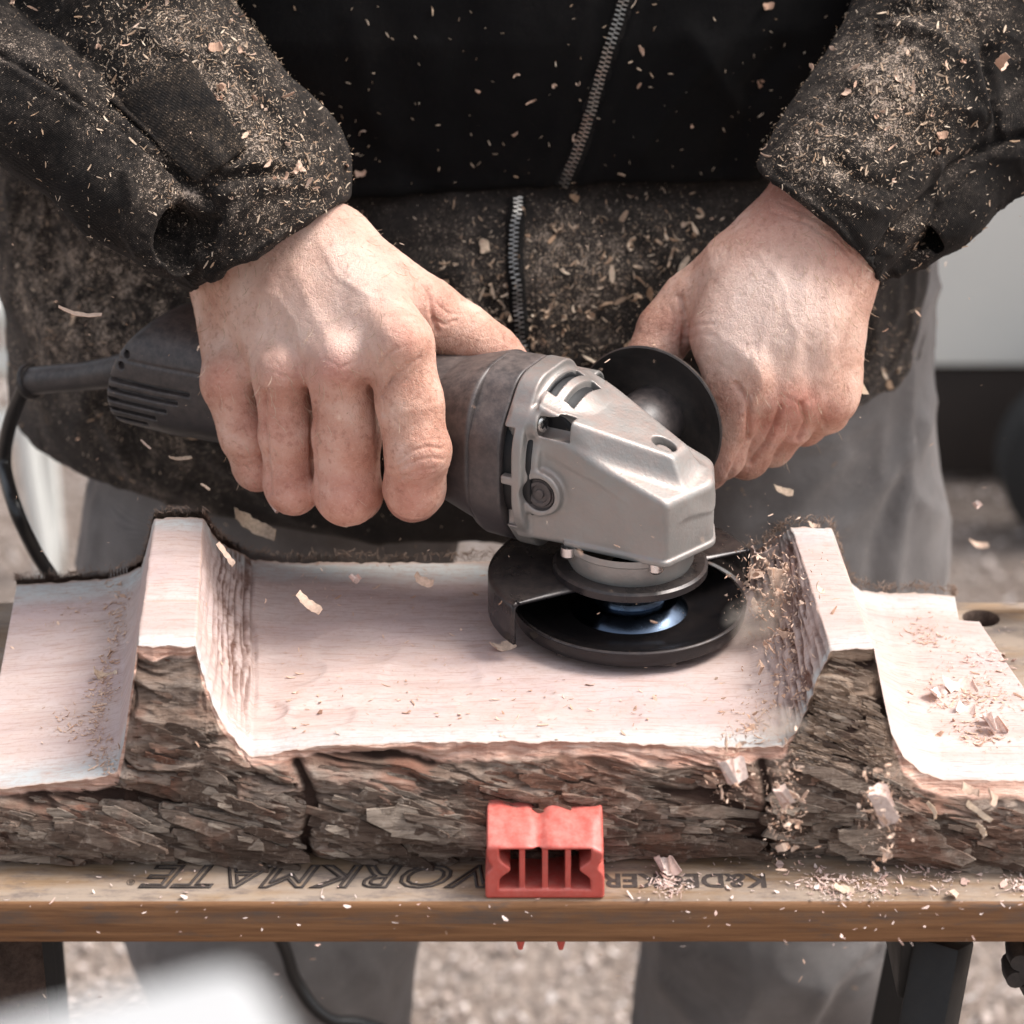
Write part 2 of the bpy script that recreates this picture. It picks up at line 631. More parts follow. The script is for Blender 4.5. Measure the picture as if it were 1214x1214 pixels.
M['steel'] = simple('bright_steel', (.62, .61, .60), .25, 1, .1, .0001, 60)
M['bluesteel'] = simple('blued_steel', (.30, .38, .48), .22, 1, .15, .0001, 60)
M['hub'] = simple('hub_blue_highlight', (.10, .13, .18), .20, 1, .2, .0001, 60)
M['zinc'] = simple('zipper_metal', (.42, .40, .37), .35, .9, .2, .0001, 200)
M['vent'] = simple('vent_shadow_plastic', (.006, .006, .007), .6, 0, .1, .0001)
M['red'] = simple('red_vise_plastic', (.56, .075, .055), .36, 0, .14, .00018, 70, .4, .6, (.62, .30, .25))
M['frame_steel'] = simple('black_painted_steel', (.009, .0085, .0085), .5, 0, .2, .0003, 60, .4, .04)
M['dark_wood'] = simple('dark_crumbly_wood', (.035, .022, .018), .95, 0, .5, .003, 60, .1, .35)
M['ink'] = simple('black_print_ink', (.028, .024, .024), .6, 0, .3, .0001, 200, .3, .25)
M['white'] = simple('white_enamel', (.74, .74, .70), .5, 0, .02, .0001, 3)
M['panel'] = simple('pale_grey_panel', (.80, .80, .75), .5, 0, .03, .0002, 2)
M['foam'] = simple('white_plastic', (.40, .395, .39), .5, 0, .02, .0001, 5)
M['tyre'] = simple('tyre_rubber', (.012, .012, .012), .8, 0, .2, .001, 30)
M['under'] = simple('chassis_steel_and_shade', (.028, .020, .016), .8, 0, .3, .001, 8)  # chassis steel, also the shade painted under the trailer
M['hair'] = simple('brown_hair', (.06, .035, .02), .6, 0, .3, .0005, 80)
M['boot'] = simple('brown_boot_leather', (.06, .035, .022), .55, 0, .3, .0005, 60, .4, .5)


def chip_mat(name, a, b, trans=.25):
    t = NT(name)
    oi = t.n('NewGeometry')
    col = t.ramp(oi.outputs['Random Per Island'], [(0, a), (1, b)])
    gr = t.noise(t.coord((1, 1, 1)), 500, 4)
    col = t.mix(t.ramp(gr, [(.3, .45), (.6, 0)]), col, tuple(x * .55 for x in a))
    return t.set(Base_Color=col, Roughness=.8, Specular_IOR_Level=.2, Normal=t.bump(gr, .3, .0004))


M['chip'] = chip_mat('wood_shaving', (.50, .30, .205), (.80, .60, .47))
M['chip_tan'] = chip_mat('tan_wood_shaving', (.42, .265, .165), (.80, .65, .50))
M['chip_pink'] = chip_mat('pink_wood_shaving', (.70, .46, .38), (.86, .72, .65))
M['chip_litter'] = chip_mat('pale_litter', (.48, .38, .33), (.80, .72, .67))
M['chip_dark'] = chip_mat('brown_litter', (.20, .13, .09), (.62, .50, .42))


def ground_mat():
    t = NT('gravel_ground')
    c = t.coord()
    v = t.vor(c, 95)
    col = t.ramp(t.noise(c, 9, 6, .7), [(.3, (.17, .12, .09)), (.5, (.26, .20, .16)), (.7, (.35, .285, .24))])
    peb = t.ramp(v.outputs['Color'], [(0, (.16, .12, .10)), (1, (.34, .29, .26))])
    col = t.mix(.5, col, peb)
    nb = t.bump(v.outputs['Distance'], .8, .012)
    return t.set(Base_Color=col, Roughness=.9, Specular_IOR_Level=.2, Normal=nb)


M['ground'] = ground_mat()


# ------------------------------------------------------------------ simple mesh builders
def lathe(name, prof, mat, parent=None, n=72, M4=None, a0=0, a1=2 * pi, smooth=True):
    """profile of (r, z), turned round z; sharp creases by doubling points is up to the caller"""
    full = abs(a1 - a0 - 2 * pi) < 1e-6
    cnt = n if full else n + 1
    V, F = [], []
    for i in range(cnt):
        a = a0 + (a1 - a0) * i / n
        for r, z in prof: V.append((r * cos(a), r * sin(a), z))
    k = len(prof)
    for i in range(n):
        j = (i + 1) % cnt
        for s in range(k - 1):
            F.append((i * k + s, j * k + s, j * k + s + 1, i * k + s + 1))
    V = np.array(V)
    if M4 is not None:
        V = V @ np.array(M4.to_3x3()).T + np.array(M4.to_translation())
    o = mesh_np(name, V, np.array(F), mat, parent, smooth)
    if smooth: crease(o, 32)
    return o


def crease(o, ang):
    me = o.data
    bm = bmesh.new(); bm.from_mesh(me)
    bmesh.ops.remove_doubles(bm, verts=bm.verts, dist=1e-6)
    bmesh.ops.dissolve_degenerate(bm, dist=1e-7, edges=bm.edges)
    bmesh.ops.recalc_face_normals(bm, faces=bm.faces)
    for e in bm.edges:
        if len(e.link_faces) == 2:
            e.smooth = e.calc_face_angle(0) < radians(ang)
    for f in bm.faces: f.smooth = True
    bm.to_mesh(me); bm.free()


def tube(name, pts, rad, mat, parent=None, n=14, per=8, caps=True):
    pts = [Vector(p) for p in pts]
    rad = rad if hasattr(rad, '__len__') else [rad] * len(pts)
    P, Rr = [], []
    m = len(pts)
    for i in range(m - 1):
        p0, p1, p2, p3 = pts[max(i - 1, 0)], pts[i], pts[i + 1], pts[min(i + 2, m - 1)]
        for s in range(per):
            t = s / per
            P.append(.5 * ((2 * p1) + (p2 - p0) * t + (2 * p0 - 5 * p1 + 4 * p2 - p3) * t * t + (3 * p1 - p0 - 3 * p2 + p3) * t ** 3))
            Rr.append(rad[i] + (rad[i + 1] - rad[i]) * t)
    P.append(pts[-1]); Rr.append(rad[-1])
    V, F = [], []
    up = Vector((0, 0, 1))
    nrm = None
    for i, p in enumerate(P):
        d = (P[min(i + 1, len(P) - 1)] - P[max(i - 1, 0)]).normalized()
        if nrm is None:
            nrm = d.cross(up if abs(d.z) < .9 else Vector((1, 0, 0))).normalized()
        nrm = (nrm - d * nrm.dot(d)).normalized()
        b = d.cross(nrm)
        for k in range(n):
            a = 2 * pi * k / n
            V.append(p + (nrm * cos(a) + b * sin(a)) * Rr[i])
    for i in range(len(P) - 1):
        for k in range(n):
            F.append((i * n + k, i * n + (k + 1) % n, (i + 1) * n + (k + 1) % n, (i + 1) * n + k))
    if caps:
        F.append(tuple(range(n - 1, -1, -1))); F.append(tuple(range((len(P) - 1) * n, len(P) * n)))
    o = mesh_np(name, V, F, mat, parent)
    return o


def bevel_box(name, lo, hi, mat, parent=None, bev=.002, seg=2, M4=None):
    bm = bmesh.new()
    lo = Vector(lo); hi = Vector(hi)
    bmesh.ops.create_cube(bm, size=1)
    for v in bm.verts:
        v.co = Vector((lo[i] + (hi[i] - lo[i]) * (v.co[i] + .5) for i in range(3)))
    if bev: bmesh.ops.bevel(bm, geom=bm.edges[:], offset=bev, segments=seg, profile=.5, affect='EDGES')
    if M4 is not None: bmesh.ops.transform(bm, matrix=M4, verts=bm.verts)
    me = bpy.data.meshes.new(name)
    for f in bm.faces: f.smooth = True
    for e in bm.edges:
        if len(e.link_faces) == 2: e.smooth = e.calc_face_angle(0) < radians(35)
    bm.to_mesh(me); bm.free()
    me.materials.append(mat)
    o = bpy.data.objects.new(name, me); COL.objects.link(o)
    if parent is not None: o.parent = parent
    return o


def frame_to(d, up=(0, 0, 1)):   # matrix turning +z to direction d
    return Vector(d).normalized().to_track_quat('Z', 'Y').to_matrix().to_4x4()

# ------------------------------------------------------------------ ground and background
H = .78                                      # height of the bench top
g = mesh_np('ground', [(-60, -10, 0), (60, -10, 0), (60, 120, 0), (-60, 120, 0)], np.array([[0, 1, 2, 3]]), M['ground'], smooth=False)
tag(g, kind='structure')


def shaving(L, w, curl, twist=0, seed=0, seg=9, th=.00035, rag=.35, taper=.55):
    """one curled strip of wood with thickness and ragged ends"""
    r = np.random.default_rng(seed)
    V = []
    s = np.linspace(-.5, .5, seg)
    for i, t in enumerate(s):
        a = curl * t
        if abs(curl) > .05: x, z = sin(a) * L / curl, (1 - cos(a)) * L / curl
        else: x, z = t * L, 0
        ww = w * (1 - taper * abs(2 * t) ** 2.5) * (1 + rag * (r.random() - .5))
        tw = twist * t
        jx = rag * w * (r.random(2) - .5)
        nx, nz = -sin(a), cos(a)
        for k, sy in enumerate((-1, 1)):
            y = sy * ww / 2 * cos(tw); dz = sy * ww / 2 * sin(tw)
            for q in (0, 1):
                V.append((x + jx[k] + nx * (dz + q * th), y, z + nz * (dz + q * th)))
    F = []
    for i in range(seg - 1):
        a = i * 4; b = a + 4
        F += [(a, a + 2, b + 2, b), (a + 1, b + 1, b + 3, a + 3), (a, b, b + 1, a + 1), (a + 2, a + 3, b + 3, b + 2)]
    e = (seg - 1) * 4
    F += [(0, 1, 3, 2), (e, e + 2, e + 3, e + 1)]
    V = np.array(V, dtype=np.float32)
    V -= V.mean(0)
    return V, np.array(F)


SHV = [shaving(1, w, c, t, i, 7, .03, .5) for i, (w, c, t) in enumerate(
    [(.25, 1, .5), (.4, 2.5, .3), (.18, 3.5, 1), (.6, 1.5, .6), (.3, .4, .2), (.12, 1.5, .5), (.5, 4, .8), (.22, 5, 1.2)])]
SLV = [shaving(1, w, c, t, 40 + i, 3, .06, .5) for i, (w, c, t) in enumerate(
    [(.25, .6, 0), (.4, 1.2, .4), (.16, .3, 0), (.6, .8, .3), (.35, 2, .5)])]


SPL = [shaving(1, w, c, t, 60 + i, 3, .05, .6) for i, (w, c, t) in enumerate([(.12, .4, .2), (.2, .3, .3), (.08, .8, .1)])]


def rand_rot(n, r):
    q = r.normal(size=(n, 4)); q /= np.linalg.norm(q, axis=1)[:, None]
    w, x, y, z = q.T
    return np.stack([np.stack([1 - 2 * (y * y + z * z), 2 * (x * y - z * w), 2 * (x * z + y * w)], -1),
                     np.stack([2 * (x * y + z * w), 1 - 2 * (x * x + z * z), 2 * (y * z - x * w)], -1),
                     np.stack([2 * (x * z - y * w), 2 * (y * z + x * w), 1 - 2 * (x * x + y * y)], -1)], 1)


def flat_rot(N, r, tilt=.35):
    """rotations whose z axis follows the normals N"""
    n = len(N)
    z = N + r.normal(size=(n, 3)) * tilt
    z /= np.linalg.norm(z, axis=1)[:, None]
    h = r.normal(size=(n, 3))
    x = np.cross(h, z); x /= np.linalg.norm(x, axis=1)[:, None]
    y = np.cross(z, x)
    return np.stack([x, y, z], -1)


def scatter(name, P, R, size, protos, mat, parent=None, stuff=True, seed=0):
    r = np.random.default_rng(seed)
    pick = r.integers(0, len(protos), len(P))
    parts = []
    n = 0
    Vs, Fs = [], []
    for k, (pv, pf) in enumerate(protos):
        m = pick == k
        if not m.any(): continue
        v = np.einsum('nij,vj->nvi', R[m], pv) * size[m][:, None, None] + P[m][:, None, :]
        f = pf[None] + (np.arange(m.sum()) * len(pv))[:, None, None] + n
        Vs.append(v.reshape(-1, 3)); Fs.append(f.reshape(-1, 4)); n += m.sum() * len(pv)
    o = mesh_np(name, np.concatenate(Vs), np.concatenate(Fs), mat, parent, smooth=False)
    if stuff: o['kind'] = 'stuff'
    return o


# litter lying on the gravel
r_ = np.random.default_rng(3)
n = 42000
P = np.stack([r_.uniform(-1.2, 1.2, n), 1.5 + 3.0 * r_.random(n) ** 2.2, r_.uniform(.002, .012, n)], -1)
R = flat_rot(np.tile([0, 0, 1.0], (n, 1)), r_, .5)
scatter('shavings_on_ground', P, R, r_.uniform(.003, .015, n), SLV, M['chip_litter'])


# pale trailer behind, right of the man
tr = empty('utility_trailer', (1.5, 3.6, 0))
tag(tr, 'pale grey panelled trailer standing behind the man at the right edge', 'trailer')
zb = atY(1150, 437, 3.35)[2]
bevel_box('side_panel', (-1.06, -.25, zb), (1.5, -.21, 1.45), M['panel'], tr, .012)
bevel_box('chassis', (-.98, -.14, zb - .07), (1.5, .9, zb - .012), M['under'], tr, .01)
bevel_box('box_body', (-1.05, -.205, zb), (1.5, 1.0, 1.44), M['panel'], tr, .012)
bevel_box('mud_guard', (-.97, -.10, .03), (-.93, .75, zb - .08), M['under'], tr, .006)
bevel_box('shade_panel', (-1.0, -.236, .012), (1.5, -.205, zb - .004), M['under'], tr, .006)  # dark panel added for the shade below the trailer side
wc = atY(1290, 545, 3.20) - np.array([1.5, 3.6, 0])
wr = wc[2] + 0.0
wh = lathe('wheel', [(0, -.03), (.05, -.035), (wr - .03, -.045), (wr, -.03), (wr, .03), (wr - .03, .045), (.05, .035), (0, .03)],
           M['tyre'], tr, 48, Matrix.Translation(wc) @ frame_to((0, -1, 0)))
lathe('hub', [(0, .04), (.035, .04), (.045, .03)], M['frame_steel'], wh, 32, Matrix.Translation(wc) @ frame_to((0, -1, 0)))
bevel_box('side_marker', (-.66, -.262, zb - .045), (-.62, -.14, zb - .002), M['red'], tr, .004)

# white trestle frame, blurred, behind at the left
fr = empty('white_trestle', (0, 0, 0))
tag(fr, 'white painted trestle out of focus behind the man at the left edge', 'trestle')
Yt = 3.0
a = atY(-6, 120, Yt); b = atY(24, 470, Yt)
tube('upright', [tuple(a + (a - b) * .8), tuple(a), tuple(b), (b[0] + .02, Yt, .0)], .012, M['white'], fr, 10, 3)
for yy, rr in ((372, .020), (432, .016), (507, .018)):
    q0 = atY(-260, yy - 14, Yt + .05); q1 = atY(62, yy, Yt + .05)
    tube('rail', [tuple(q0), tuple((q0 + q1) / 2), tuple(q1)], rr, M['white'], fr, 10, 2)
a = atY(48, 330, Yt + .1); b = atY(52, 500, Yt + .1)
tube('upright', [tuple(a), tuple(b), (b[0], b[1], 0)], .013, M['white'], fr, 10, 3)
bevel_box('back_board', (a[0] - .75, Yt + .16, .30), (a[0] + .005, Yt + .18, 1.3), M['dark_wood'], fr, .004)

# white thing close to the lens at the lower left
cw = atY(296, 1122, .42)
wb = empty('white_container', (cw[0], cw[1], 0), (0, 0, radians(24)))
tag(wb, 'white plastic container close to the lens in the lower left corner', 'container')
bevel_box('bin_body', (-.20, -.20, 0), (-.006, -.008, cw[2] - .012), M['foam'], wb, .014, 4)
bevel_box('bin_lid', (-.206, -.206, cw[2] - .014), (0, 0, cw[2]), M['foam'], wb, .0065, 4)

# ------------------------------------------------------------------ workbench
wbn = empty('workbench', (0, 1.33, 0))
tag(wbn, 'folding wooden workbench with worn varnished jaws under the log slab', 'workbench')
YF = 1.173; YB = 1.489
wbn_off = np.array([0, 1.33, 0])


def on_bench(x, y, z): return (x, y - 1.33, z)


TH = .0235


def jaw(y0, y1, x0=-.40, x1=.42, holes=()):
    bm = bmesh.new()
    # plan outline, top grid cut by holes through boolean-free construction: ring of quads round each hole
    o = bevel_box('jaw_top', (x0, 0, -TH), (x1, y1 - y0, 0), M['bench'], wbn, .0035, 3)
    o.location = on_bench(0, y0, H)
    if holes:
        me = o.data
        for (hx, hy, hr) in holes:
            c = lathe('cutter', [(0, -TH - .02), (hr, -TH - .02), (hr, .02), (0, .02)], M['bench'], None, 40,
                      Matrix.Translation((hx, hy - y0, 0)))
            c.location = Vector(on_bench(0, y0, H)) + Vector((0, 1.33, 0))
            md = o.modifiers.new('hole', 'BOOLEAN'); md.operation = 'DIFFERENCE'; md.object = c; md.solver = 'EXACT'
            bpy.context.view_layer.update()
            dg = bpy.context.evaluated_depsgraph_get()
            nm = bpy.data.meshes.new_from_object(o.evaluated_get(dg))
            o.modifiers.clear(); o.data = nm
            bpy.data.objects.remove(c)
        o.data.materials.append(M['dark_wood'])
        for f in o.data.polygons:
            for (hx, hy, hr) in holes:
                if abs(f.normal.z) < .5 and (f.center.x - hx) ** 2 + (f.center.y - (hy - y0)) ** 2 < (hr * 1.3) ** 2: f.material_index = len(o.data.materials) - 1
    return o


hc = atZ(1163, 733, H)
j1 = jaw(YF, YF + .115)
j1.data.materials.append(M['bench_edge'])
for f in j1.data.polygons:
    if f.normal.y < -.6: f.material_index = 1
hc2 = hc.copy(); hc2[0] += .11
j2 = jaw(YF + .155, YB, holes=[(hc[0], hc[1], .0105), (hc2[0], hc2[1], .0105)])
# under structure
for xs in (-1, 1):
    bevel_box('side_channel', on_bench(.190 if xs > 0 else -.33, YF + .035, H - TH - .055),
              on_bench(.214 if xs > 0 else -.29, YB - .01, H - TH - .001), M['frame_steel'], wbn, .002)


def bar(name, p0, p1, w, d, mat, parent, off=wbn_off, bev=.002):
    p0 = Vector(p0) - Vector(off); p1 = Vector(p1) - Vector(off)
    L = (p1 - p0).length
    m4 = Matrix.Translation(p0) @ (p1 - p0).to_track_quat('Z', 'Y').to_matrix().to_4x4()
    return bevel_box(name, (-w / 2, -d / 2, 0), (w / 2, d / 2, L), mat, parent, bev, 2, m4)


lt = atY(1120, 1112, 1.21); lb = atY(1085, 1300, 1.19)
dr = lb - lt
bar('leg', lt, lt + dr * (H - TH) / -dr[2] * .98, .024, .022, M['frame_steel'], wbn)
bar('leg', (lt[0] + .045, 1.44, H - TH), (lt[0] - .035, 1.48, .0), .024, .03, M['frame_steel'], wbn)
# left side: rough dark support seen under the board
a = atY(6, 1119, 1.22)
bar('leg', (a[0] - .006, 1.24, H - TH), (a[0] + .012, 1.20, .0), .034, .03, M['dark_wood'], wbn)
bevel_box('hole_shade_plate', on_bench(hc[0] - .03, hc[1] - .04, H - TH - .03), on_bench(hc[0] + .16, hc[1] + .03, H - TH - .012), M['dark_wood'], wbn, .002)  # dark plate added under the hole, hides bright ground below
bar('leg', (a[0] - .03, 1.43, H - TH), (a[0] - .03, 1.46, .0), .034, .03, M['frame_steel'], wbn)
bar('stretcher', (a[0], 1.40, .30), (lt[0], 1.40, .30), .03, .02, M['frame_steel'], wbn)
# winged handle of the vise screw, lower right
kc = atY(1224, 1142, 1.20)
kn = lathe('crank_knob', [(0, -.012), (.008, -.009), (.0110, -.005), (.0110, .005), (.008, .009), (0, .012)], M['rubber'], wbn, 20,
           Matrix.Translation(kc - wbn_off) @ frame_to((0, -1, 0)))
for k in range(6):
    aa = 2 * pi * k / 6 + .4
    cpt = kc - wbn_off + np.array([cos(aa) * .0100, 0, sin(aa) * .0100])
    lathe('lobe', [(0, -.009), (.0045, -.009), (.0055, 0), (.0045, .009), (0, .009)], M['rubber'], kn, 12,
          Matrix.Translation(cpt) @ frame_to((0, -1, 0)))
tube('vise_screw', [tuple(kc - wbn_off), tuple(kc - wbn_off + (0, .30, 0))], .006, M['frame_steel'], wbn, 12, 2)


def text_part(body, cx, cy, width, height, outline, shear=0, name='lettering', flip=True, track=1.0, bold=0):
    cu = bpy.data.curves.new(name, 'FONT')
    cu.body = body
    cu.align_x = 'CENTER'; cu.align_y = 'CENTER'
    cu.size = 1; cu.shear = shear
    cu.space_character = track
    cu.offset = bold
    cu.resolution_u = 3
    if outline:
        cu.fill_mode = 'NONE'; cu.bevel_depth = outline; cu.bevel_resolution = 0
    o = bpy.data.objects.new(name, cu)
    COL.objects.link(o)
    bpy.context.view_layer.update()
    dg = bpy.context.evaluated_depsgraph_get()
    me = bpy.data.meshes.new_from_object(o.evaluated_get(dg))
    bpy.data.objects.remove(o)
    V = np.array([v.co for v in me.vertices])
    lo, hi = V.min(0), V.max(0)
    c = (lo + hi) / 2
    V[:, 0] = (V[:, 0] - c[0]) / (hi[0] - lo[0]) * width
    V[:, 1] = (V[:, 1] - c[1]) / (hi[1] - lo[1]) * height
    zz = hi[2] - lo[2]
    V[:, 2] = ((V[:, 2] - lo[2]) / zz * .0005 if zz > 1e-6 else V[:, 2] * 0) + .0003
    me.vertices.foreach_set('co', V.astype(np.float32).ravel()); me.update()
    me.materials.clear(); me.materials.append(M['ink'])
    ob = bpy.data.objects.new(name, me); COL.objects.link(ob)
    ob.parent = j1
    ob.rotation_euler = (0, 0, pi if flip else 0)
    ob.location = (cx, cy - YF, 0)
    return ob


def text_px(body, x0, x1, y0, y1, outline=0, shear=0, **kw):
    a = atZ((x0 + x1) / 2, y0, H); b = atZ((x0 + x1) / 2, y1, H)
    l = atZ(x0, (y0 + y1) / 2, H); r = atZ(x1, (y0 + y1) / 2, H)
    return text_part(body, (l[0] + r[0]) / 2, (a[1] + b[1]) / 2, r[0] - l[0], abs(a[1] - b[1]), outline, shear, **kw)


text_px('WORKMATE', 166, 612, 1026, 1054, .026, .32, track=1.02)
text_px('\u00ae', 150, 160, 1043, 1050, 0, 0)
text_px('K&DECKER', 712, 908, 1036, 1053, 0, 0, track=1.02, bold=.03)

# ------------------------------------------------------------------ red vise block
rc = atZ(646, 1066, H)
vb = empty('vise_peg_block', (rc[0], rc[1] + .0, H))
tag(vb, 'red plastic vise peg block with ribbed window standing on the front jaw', 'vise peg')
W2 = .0285


def f_red(P):
    x, y, z = P[:, 0], P[:, 1], P[:, 2]
    wob = .0007 * np.sin(x * 210 + 1.1) + .0003 * np.sin(x * 500 + y * 200)
    notch = .0028 * np.exp(-((x + .003) / .0035) ** 2)
    d = box(P, (0, .017, .0200), (W2, .017, .0200), .0018)
    # sloping worn top
    top = (z - (.0295 + .30 * (y - .003) + .6 * wob - .7 * notch)) * .93
    top2 = (z - .0350 - wob + notch)
    chip_ = ((x - .0190) * .42 + (z - .0318) * .80 - (y - .006) * .30)
    d = smax(d, smax(top, top2, .002), .0022)
    d = smax(d, chip_, .0012)
    # waisted sides in the middle of the height
    side = np.abs(x) - (W2 - .0032 * np.exp(-((z - .0175) / .0036) ** 2) - .0009 * (z > .021))
    d = smax(d, side, .0015)
    # window
    hw = .0215 - .0052 * np.exp(-((z - .0160) / .0034) ** 2)
    win = np.maximum(np.maximum(np.abs(x) - hw, np.abs(z - .0160) - .0108), y - .060)
    ribs = np.minimum(np.minimum(np.abs(x), np.abs(x - .0108)), np.abs(x + .0108)) - .00135 - .0 * y
    ribs = np.maximum(ribs, .0012 - y)
    win = smax(win, -ribs, .0008)
    return smax(d, -win, .0012)


V, F = net(f_red, (-.031, -.003, -.002), (.031, .038, .044), .00048)
mesh_np('block', V, F, M['red'], vb)
for px_ in (617, 665):
    pc = atY(px_, 1128, rc[1] + .008)
    lathe('peg', [(0, -.0335), (.0012, -.0330), (.0036, -.0225), (.0032, .001)], M['red'], vb, 16,
          Matrix.Translation((pc[0] - rc[0], .008, 0)))

# ------------------------------------------------------------------ carved log slab
LZ = [0, .055, .107, .14]; LF = [1.203, 1.214, 1.234, 1.26]; LB = [1.452, 1.436, 1.378, 1.34]


def yfr(z): return float(np.interp(z - H, LZ, LF))
def ybk(z): return float(np.interp(z - H, LZ, LB))


def edge_pt(x, y, fn):
    z = .83
    for _ in range(12):
        p = atY(x, y, fn(z)); z = p[2]
    return p


front_px = [(-60, 938), (0, 935), (70, 928), (125, 921), (139, 914), (147, 880), (152, 840), (157, 805), (162, 766), (197, 766), (232, 767),
            (241, 800), (253, 838), (270, 868), (285, 886), (298, 897), (325, 895), (352, 889), (400, 884), (450, 882), (520, 881), (600, 880), (680, 880),
            (760, 882), (840, 886), (905, 887), (928, 884), (944, 868), (955, 842), (968, 808), (984, 772), (1010, 770), (1036, 769), (1042, 800),
            (1049, 835), (1056, 868), (1070, 896), (1092, 915), (1120, 925), (1165, 926), (1214, 926), (1290, 928)]
back_px = [(-30, 695), (20, 693), (80, 690), (128, 686), (152, 680), (162, 675), (168, 672), (174, 650), (183, 615), (212, 614), (241, 615),
           (252, 633), (262, 644), (272, 650), (284, 656), (300, 664), (322, 666), (352, 667), (400, 667), (450, 667), (520, 667), (600, 666), (680, 666),
           (760, 667), (830, 667), (868, 664), (885, 658), (902, 648), (915, 640), (926, 632), (937, 625), (961, 625), (985, 626), (994, 650),
           (1000, 672), (1008, 690), (1020, 699), (1042, 702), (1068, 703), (1096, 703), (1132, 706), (1200, 712)]
FP = np.array([edge_pt(*p, yfr) for p in front_px])
BP = np.array([edge_pt(*p, ybk) for p in back_px])
# flatten: same height at the front and back of a station, as sawn
seg_l = np.concatenate([[0], np.cumsum(np.linalg.norm(np.diff(FP, axis=0), axis=1) + .2 * np.linalg.norm(np.diff(BP, axis=0), axis=1))])
NS = 620
ss = np.linspace(0, seg_l[-1], NS)
F1 = np.stack([np.interp(ss, seg_l, FP[:, i]) for i in range(3)], -1)
B1 = np.stack([np.interp(ss, seg_l, BP[:, i]) for i in range(3)], -1)


def smooth1(a, k):
    ker = np.exp(-np.linspace(-2, 2, 2 * k + 1) ** 2); ker /= ker.sum()
    p = np.pad(a, ((k, k), (0, 0)), mode='edge')
    return np.stack([np.convolve(p[:, i], ker, 'valid') for i in range(3)], -1)


F1 = smooth1(F1, 1); B1 = smooth1(B1, 1)
NVc = 190
v = np.linspace(0, 1, NVc)
G = F1[:, None, :] * (1 - v)[None, :, None] + B1[:, None, :] * v[None, :, None]
sx_idx = np.arange(NS) / NS
station = np.interp(ss, seg_l, np.arange(len(FP)))      # index in front_px space
ST = np.repeat(station[:, None], NVc, 1)
VV = np.repeat(v[None], NS, 0)
# tangents -> normals
Tu = np.gradient(G, axis=0); Tv = np.gradient(G, axis=1)
Nn = np.cross(Tu, Tv); Nn /= np.linalg.norm(Nn, axis=2)[:, :, None] + 1e-9
is_tray = np.clip(1 - np.abs(ST - 20.5) / 6.2, 0, 1) > 0
q = np.stack([G[..., 0] * 9, G[..., 1] * 22, G[..., 2] * 9], -1)
disp = .0015 * fbm(q, 4, 5) + .0005 * fbm(q * (2, 5, 2), 3, 9)
# shallow gouges left by the round cutter in the tray
for (gx, gy, gr, gd) in [(340, 790, 46, .0010), (420, 760, 55, .0010), (510, 800, 60, .0009), (600, 830, 60, .0008), (380, 850, 40, .0010), (700, 850, 60, .0007), (310, 840, 30, .0014)]:
    c_ = atZ(gx, gy, H + .055)
    dd = np.sqrt((G[..., 0] - c_[0]) ** 2 + (G[..., 1] - c_[1]) ** 2) / (gr / 2300)
    disp -= 1.5 * gd * np.clip(1 - dd ** 6, 0, 1) * is_tray
# sunken middle of the tray
disp -= .0035 * np.clip(1 - np.abs(ST - 20.5) / 5.5, 0, 1) ** .5 * np.sin(pi * VV) ** .7
# cut marks down the inner walls of both posts
wallL = ((ST > 10.2) & (ST < 15.2)); wallR = ((ST > 25.8) & (ST < 30))
sw = (ST - 10.2) / 5
ripple = np.sin(ST * 11 + 1.2 * vnoise(np.stack([ST * 1.5, VV * 6, ST * 0], -1), 3) * 2)
pits = np.clip(fbm(np.stack([ST * 7.0 + .6 * vnoise(np.stack([ST, VV * 12, ST * 0], -1), 4), VV * 9, ST * 0], -1), 4, 21) - .02, 0, 1)
pits2 = np.clip(np.sin(ST * 13 + VV * 2 + vnoise(np.stack([ST * 2, VV * 7, ST * 0], -1), 6) * 2.6) * .6 + fbm(np.stack([ST * 9, VV * 7, ST * 0], -1), 4, 22) * 1.3, 0, 1)
disp -= wallL * (.0004 * ripple + .0022 * pits2 * np.clip(np.sin(pi * VV * .98 + .05), 0, 1))
disp -= wallR * (.0004 * ripple + .0035 * pits + .0012 * pits2)
disp -= ((ST > 8.0) & (ST < 10)) * .0012 * np.exp(-((VV - .34) / .006) ** 2)
edge_fade = np.minimum(1, np.minimum(VV, 1 - VV) / .02)
G = G + Nn * (disp * np.where(edge_fade > .5, 1, .3 + .7 * edge_fade))[..., None]
stain = wallL * np.clip((ST - 11.3) / .9, 0, 1) * np.clip((15.15 - ST) / .35, 0, 1) * np.clip(pits2 * 5 + .15 + 1.2 * fbm(np.stack([ST * 6, VV * 22, ST * 0], -1), 3, 88), 0, 1) * np.clip(VV * 3.2 - .15, 0, 1)
stain = stain + wallR * np.clip(pits * 4 + pits2 * .8, 0, 1) * np.clip((ST - 25.9) / 1.2, 0, 1) * np.clip((29.9 - ST) / .5, 0, 1)
edgeA = np.maximum(np.clip(1 - VV / .20, 0, 1), np.clip(1 - (1 - VV) / .22, 0, 1))
rim = np.maximum(np.exp(-(VV / .006) ** 2), np.exp(-((1 - VV) / .010) ** 2)) * .8
rim = np.maximum(rim, ((ST > 8) & (ST < 10)) * np.exp(-((VV - .34) / .006) ** 2) * .8)
for sc in (8.0, 10.05, 30.05, 32.0):
    rim = np.maximum(rim, .55 * np.exp(-((ST - sc) / .04) ** 2))
jit = .0007 * fbm(np.stack([G[..., 0] * 240, G[..., 1] * 60, G[..., 2] * 240], -1), 3, 33)
ew = np.exp(-(VV / .006) ** 2) + np.exp(-((1 - VV) / .006) ** 2)
G[..., 2] += jit * ew; G[..., 1] += 1.6 * jit * ew
